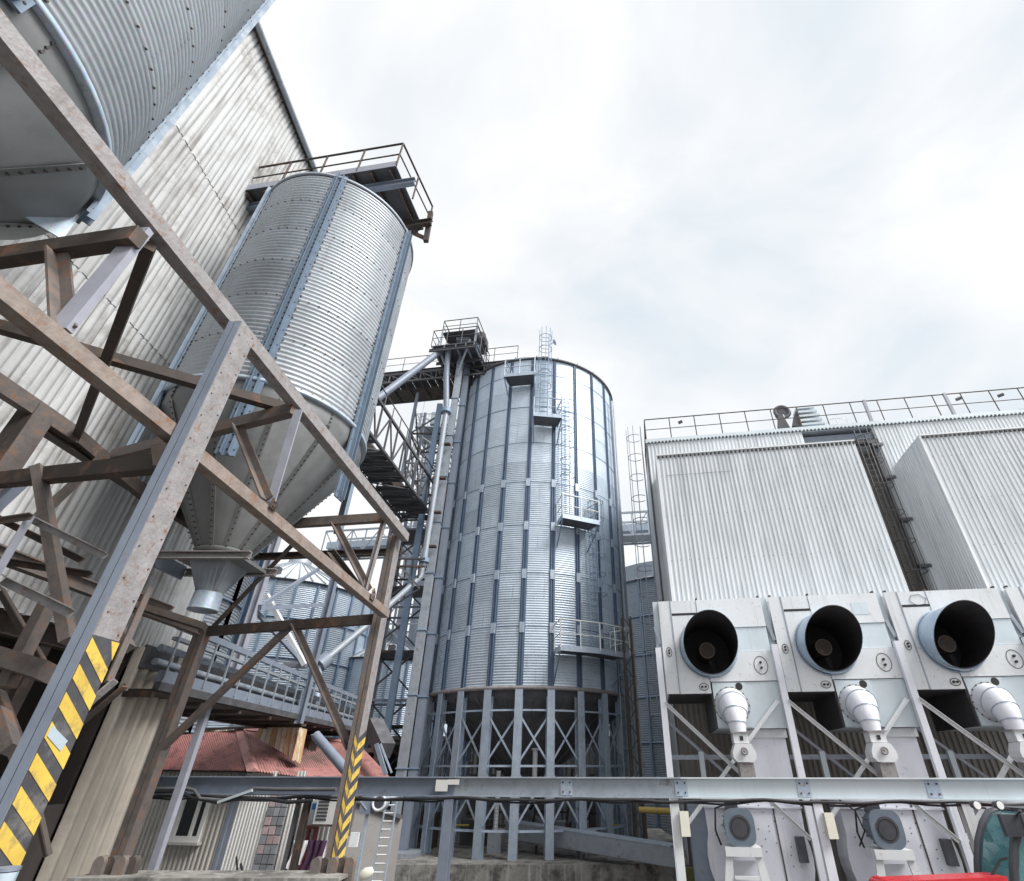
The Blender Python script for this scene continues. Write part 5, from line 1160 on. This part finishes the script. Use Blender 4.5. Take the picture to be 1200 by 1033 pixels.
# posts and cross bracing
for s in (-.19, 3.14):
    if s > 3: continue
    up_('post', MB().bar((s, -.16, 0), (s, -.16, 6.55), .17, .15), LAVP)
up_('gap_strip', MB().box(-.23, .1, 6.6, -.07, .2, 8.0), BLUEP)
up_('gap_bracket', MB().bar((-.22, -.02, 7.2), (-.1, -.02, 6.7), .03, .1), GALVO)
for (s0, z0_), (s1, z1_), t_ in (((-.12, 5.1), (3.1, 2.05), -.2), ((3.0, 5.05), (-.1, 2.0), -.12)):
    up_('cross_brace', MB().angle((s0, t_, z0_), (s1, t_, z1_), .09, .012, (0, -1, 0)), WHITEP)
up_('rear_brace', MB().bar((-.1, 1.2, 4.7), (1.6, 1.2, 3.2), .06, .08), LILAC)
up_('low_beam', MB().box(-.1, 1.2, 3.7, 3.2, 1.32, 3.82), GALVO); up_('rear_post', MB().box(.72, 1.1, .0, .86, 1.24, 3.9), BLUEP)
up_('pipe_run', MB().tube((-.1, .6, 3.0), (1.4, .6, 3.0), .05, 8), BROWN)
mo2 = thing('fan_motor', 'x', 'motor', tuple(UO + GD * 1.35 - GN * .5 + UP3 * 0), RZ, 'fan motors on white stands')
def mp_(name, mb, m, sub=None, **k): return part(mo2, name, mb, m, sub, local=True, **k)
zc_ = 2.28
mp_('motor_body', MB().tube((0, .4, zc_), (0, -.2, zc_), .33, 24), MOTORG)
sq = [(.36 * abs(cos(a)) ** .6 * (1 if cos(a) > 0 else -1), .38 * abs(sin(a)) ** .6 * (1 if sin(a) > 0 else -1)) for a in [2 * pi * i / 28 for i in range(28)]]
fc_ = mp_('front_cover', MB().poly([(x, -.28, zc_ + z) for x, z in sq], .1, (0, -1, 0)), MOTORG)
mp_('fan_grille', MB().tube((0, -.29, zc_), (0, -.28, zc_), .25, 24), CABP, fc_)
for q in (.2,): mp_('grille_ring', MB().ring((0, -.295, zc_), q, .008, 20, 4, 'y'), BLACK, fc_)
for i in range(12): a = 2 * pi * i / 12; mp_('cooling_fin', MB().bar((.35 * cos(a), .36, zc_ + .35 * sin(a)), (.35 * cos(a), -.16, zc_ + .35 * sin(a)), .03, .05, (cos(a), 0, sin(a))), MOTORG)
mp_('terminal_box', MB().box(-.25, -.02, zc_ + .3, .05, .25, zc_ + .5), CABP)
mp_('cable', MB().path([(-.2, .1, zc_ + .45), (-.5, .1, zc_ + .35), (-.55, .2, zc_ - .1), (-.45, .3, zc_ - .4)], .025, 6), CABLE)
st1 = mp_('stand', MB().box(-.42, -.3, 1.72, .42, .35, 1.9), WHITEP)
for s in (-1, 1): mp_('stand_leg', MB().poly([(s * .42, -.25, 1.72), (s * .26, -.25, 1.72), (s * .48, -.25, 0), (s * .78, -.25, 0)], .08, (0, -1, 0)), WHITEP)
mp_('stand_back', MB().box(-.3, .1, 0, .3, .15, 1.6), LAVP)
mp_('stand_bar', MB().box(-.28, -.28, 1.3, .28, -.22, 1.36), WHITEP)
mlab = ['blue-grey fan motor on white stand below the first duct from the left', 'blue-grey fan motor on white stand below the middle duct', 'blue-grey fan motor on white stand behind the vehicle cab']
for k in range(1, 4):
    c = copy_tree(un); c.location = UO + GD * UP_ * k; c['label'] = labels[k]
    if k == 1:
        part(c, 'patch_plate', MB().box(2.3, -.06, 7.35, 2.75, -.05, 7.7), BLUEP, local=True); part(c, 'sagging_cable', MB().path([(.5, -.12, 2.9), (.9, -.2, 2.6), (1.0, -.22, 2.2), (.8, -.2, 1.9)], .02, 6), CABLE, local=True)
    if k == 2:
        hxp = [(.85 + .24 * cos(a), -.045, 7.72 + .17 * sin(a)) for a in [radians(60 * i + 10) for i in range(7)]]
        part(c, 'hatch_outline', MB().path(hxp, .009, 5), GALVO, local=True)
        part(c, 'hanging_hose', MB().path([(2.6, -.1, 2.4), (2.75, -.15, 2.0), (2.7, -.2, 1.7), (2.9, -.2, 1.4), (3.0, -.2, 1.0), (2.8, -.25, .8)], .045, 8), CABLE, local=True)
        part(c, 'hose_clamp', MB().box(2.66, -.24, 1.62, 2.8, -.12, 1.74), GALVL, local=True)
for k in range(1, 3):
    c = copy_tree(mo2); c.location = mo2.location + GD * UP_ * k; c['label'] = mlab[k]
mo2['label'] = mlab[0]
up2 = thing('control_cabinet', 'grey-blue electrical cabinet under the first dryer unit', 'cabinet', tuple(UO + GD * .45), RZ)
part(up2, 'cabinet', MB().box(-.25, .3, .9, .3, .7, 2.7), BLUEG, local=True); part(up2, 'door', MB().box(-.22, .28, .95, .27, .3, 2.65), BLUEG, local=True); part(up2, 'handle', MB().box(.2, .26, 1.7, .23, .28, 1.9), CABP, local=True)

# small conveyor end and mossy wall at the gap, yellow pipe
yp = thing('yellow_pipe', 'short dull yellow pipe across the gap right of the central silo', 'pipe', (3, 22, 2))
a_, c_ = PY(749, 949, 21.5), PY(786, 951, 21.2); part(yp, 'pipe', MB().tube(a_, c_, .09, 10), YPIPE); part(yp, 'bracket', MB().bar(a_ + V((.2, 0, -.1)), V((a_.x + .2, a_.y, 0)), .05), BROWN)
mwl = single('mossy_wall', MB().box(3.6, 20.2, 0, 4.6, 20.5, .9), MOSS, 'low mossy green wall beside the first dryer post', 'wall')
gl = thing('grey_lattice_mast', 'dark rusty lattice mast at the right side of the central silo legs', 'mast', (2.9, 23, 0))
for dx, dy in ((0, 0), (.35, 0), (.35, .35), (0, .35)): part(gl, 'corner_post', MB().bar((2.55 + dx, 22.6 + dy, 0), (2.55 + dx, 22.6 + dy, 9), .06), BROWN)
for i in range(18): part(gl, 'lattice_bar', MB().bar((2.55 + .35 * (i % 2), 22.6, i * .5), (2.55 + .35 * ((i + 1) % 2), 22.6, i * .5 + .5), .035), BROWN)

# ------------------------------------------------------------ telehandler
tv = thing('telehandler', 'red telehandler with dark rounded cab and teal glass at the bottom right corner', 'vehicle', (7.4, 10.3, 0))
TY = 10.1; TD = .8
def TP(px, py, dy=0): return PY(px, py, TY + dy)
xl = TP(1147, 1033, .8).x; zt = TP(1170, 950, .8).z; cw = 1.5
FP = [TP(*q, .8) - V((0, .8, 0)) for q in ((1147, 1033), (1146, 1010), (1147, 985), (1152, 965), (1158, 954), (1170, 949))]
def arch(dy, w_=.062):
    pts = [V((xl, TY, .95)), V((xl, TY, 1.6))] + FP + [V((xl + cw - .2, TY, zt)), V((xl + cw, TY, zt - .3)), V((xl + cw + .05, TY, .95))]
    return MB().path([p + V((0, dy, 0)) for p in pts], w_, 8)
part(tv, 'cab_frame', arch(0), CABP); part(tv, 'cab_frame', arch(TD), CABP)
pm = FP[0] + V((.75, 0, 0)); part(tv, 'door_pillar', MB().path([V((pm.x, TY - .01, .95)), V((pm.x, TY - .01, 2)), V((pm.x - .02, TY - .01, zt))], .05, 8), CABP)
part(tv, 'roof', MB().box(FP[-1].x, TY - .08, zt - .0, xl + cw - .1, TY + TD + .1, zt + .06), CABP)
part(tv, 'side_panel', MB().box(xl - .03, TY + .02, .75, xl + cw + .03, TY + TD, 1.2), CABP)
part(tv, 'windscreen', MB().poly([V((xl, TY, 1.2))] + FP + [V((xl + cw - .2, TY, zt)), V((xl + cw, TY, zt - .3)), V((xl + cw + .05, TY, 1.2))], .006, (0, -1, 0)), GLASS)
part(tv, 'rear_window', MB().poly([V((xl, TY + TD, 1.2))] + [p + V((0, TD, 0)) for p in FP] + [V((xl + cw - .2, TY + TD, zt)), V((xl + cw, TY + TD, 1.2))], .006, (0, -1, 0)), GLASS)
for a_q, b_q in zip([V((xl, TY, 1.2))] + FP[:-1], FP): part(tv, 'side_glass', MB().poly([a_q + V((0, .05, 0)), b_q + V((0, .05, 0)), b_q + V((0, TD - .05, 0)), a_q + V((0, TD - .05, 0))], .006), GLASS)
part(tv, 'header', MB().box(xl - .0 + .12, TY - .12, zt - .28, xl + .5, TY - .04, zt - .0), CABP)
part(tv, 'wiper', MB().bar(TP(1160, 1030, -.05), TP(1172, 1008, -.05), .025), BLACK); part(tv, 'wiper', MB().bar(TP(1172, 1008, -.05), TP(1180, 1006, -.05), .03), BLACK)
part(tv, 'seat', MB().box(xl + .5, TY + .2, 1.0, xl + .95, TY + .7, 1.25).box(xl + .5, TY + .6, 1.25, xl + .95, TY + .72, 1.95), CABP)
part(tv, 'mirror', MB().path([TP(1192, 955, -.1), TP(1196, 950, -.3)], .02, 6).box(TP(1193, 955, -.3).x, TY - .36, zt - .3, TP(1193, 955, -.3).x + .3, TY - .3, zt + .02), CABP)
for px in (1145, 1172):
    c_ = TP(px, 944, -.1); lm = part(tv, 'work_lamp', MB().tube(c_ + V((.02, .14, 0)), c_, .05, 12, .065), CABP); part(tv, 'lens', MB().tube(c_, c_ - V((0, .01, 0)), .055, 12), LAMP, lm)
    part(tv, 'lamp_arm', MB().bar(c_ + V((.05, .12, -.02)), c_ + V((.22, .15, -.05)), .03), BLACK)
ba, bb_ = TP(1036, 1046, -.1), TP(1150, 1040, 0)
part(tv, 'boom', MB().bar(ba, bb_ + V((.3, 0, 0)), .4, .3), REDP); part(tv, 'boom_head', MB().tube(ba + V((.05, -.25, 0)), ba + V((.05, .25, 0)), .16, 14), REDP)
part(tv, 'hydraulic_hose', MB().path([ba + V((-.05, -.1, .05)), ba + V((-.2, -.1, .12)), ba + V((-.3, -.1, -.1))], .03, 6), CABLE)
part(tv, 'chassis', MB().box(xl - 1.2, TY + .3, .5, xl + 2.6, TY + 1.6, 1.0), REDP)
for x in (xl - .7, xl + 1.9):
    for y in (TY + .1, TY + 1.6):
        wl = part(tv, 'wheel', MB().tube((x, y, .52), (x, y + .35, .52), .52, 24), BLACK); part(tv, 'rim', MB().tube((x, y - .01, .52), (x, y + .36, .52), .28, 16), REDP, wl)

# ------------------------------------------------------------ parapet in the foreground with odd bits
pr_y = 6.5
a_, c_ = PY(88, 1033, pr_y), PY(392, 1036, pr_y)
single('low_wall', MB().box(a_.x, pr_y, 0, c_.x, pr_y + .35, a_.z), CONC, 'low rough concrete wall topped with rusty plates along the bottom edge', 'wall')
pr_ = thing('wall_coping', 'thin pale coping strip along the low wall at the bottom left', 'coping', (a_.x, pr_y, a_.z))
part(pr_, 'coping', MB().box(a_.x - .05, pr_y - .05, a_.z + .004, c_.x + .05, pr_y + .4, a_.z + .03), CONC)
def fins(px0, px1, py, Y, n, label):
    th = thing('rusty_fins', label, 'scrap metal', tuple(PY(px0, 1028, Y)))
    for i in range(n):
        c = PY(px0 + (px1 - px0) * i / max(1, n - 1), py + 14, Y + .05 * (i % 2)); w_ = (px1 - px0) / n / 596 * Y * .52
        pts = [(c.x - w_, c.y, c.z - .3), (c.x + w_, c.y, c.z - .3), (c.x + w_, c.y, c.z + .05)] + [(c.x + w_ * cos(a), c.y, c.z + .05 + w_ * 1.1 * sin(a)) for a in [radians(q) for q in range(15, 180, 15)]] + [(c.x - w_, c.y, c.z + .05)]
        part(th, 'fin', MB().poly(pts, .08, (0, -1, 0)), BROWN if i % 2 else RUST)
    return th
fins(112, 150, 1006, 6.6, 4, 'row of dark rounded rusty fins on the low wall beside the white strip')
fins(368, 408, 1006, 6.7, 5, 'row of rounded rusty fins standing at the foot of the chevron column')
sk = MB().lathe([(0, -.07), (.05, -.06), (.075, 0), (.05, .06), (0, .07)], 14); o = single('white_sack', sk, BOX, 'small cream-white sack lying beside the rusty fins right of the chevron column', 'sack', loc=(0, 0, 0)); o.location = PY(429, 1024, 6.8); o.rotation_euler = (.3, 1.2, .3); o.scale = (.7, .5, 1.1)
dr_ = thing('blue_drum', 'pale blue steel drum lid peeking in at the bottom left corner', 'drum', tuple(PY(8, 1030, 3.4)))
c_ = PY(8, 1022, 3.4); part(dr_, 'lid', MB().tube(c_, c_ - UP3 * .25, .05, 8), PALEB); part(dr_, 'rim', MB().tube(c_ + UP3 * .004, c_ + UP3 * .02, .053, 8), BLUEG)
tp = thing('debris_stakes', 'pair of thin dark stakes standing before the white siding of the hut', 'stake', tuple(PY(278, 1030, 7.2)))
part(tp, 'stake', MB().bar(PY(277, 1004, 7.2), PY(279, 1034, 7.2), .015), BLACK); part(tp, 'stake', MB().bar(PY(282, 1012, 7.2), PY(287, 1034, 7.2), .018), BLACK)
for o in bpy.data.objects:
    if '_w' in o: del o['_w']
print('objects', len(bpy.data.objects))
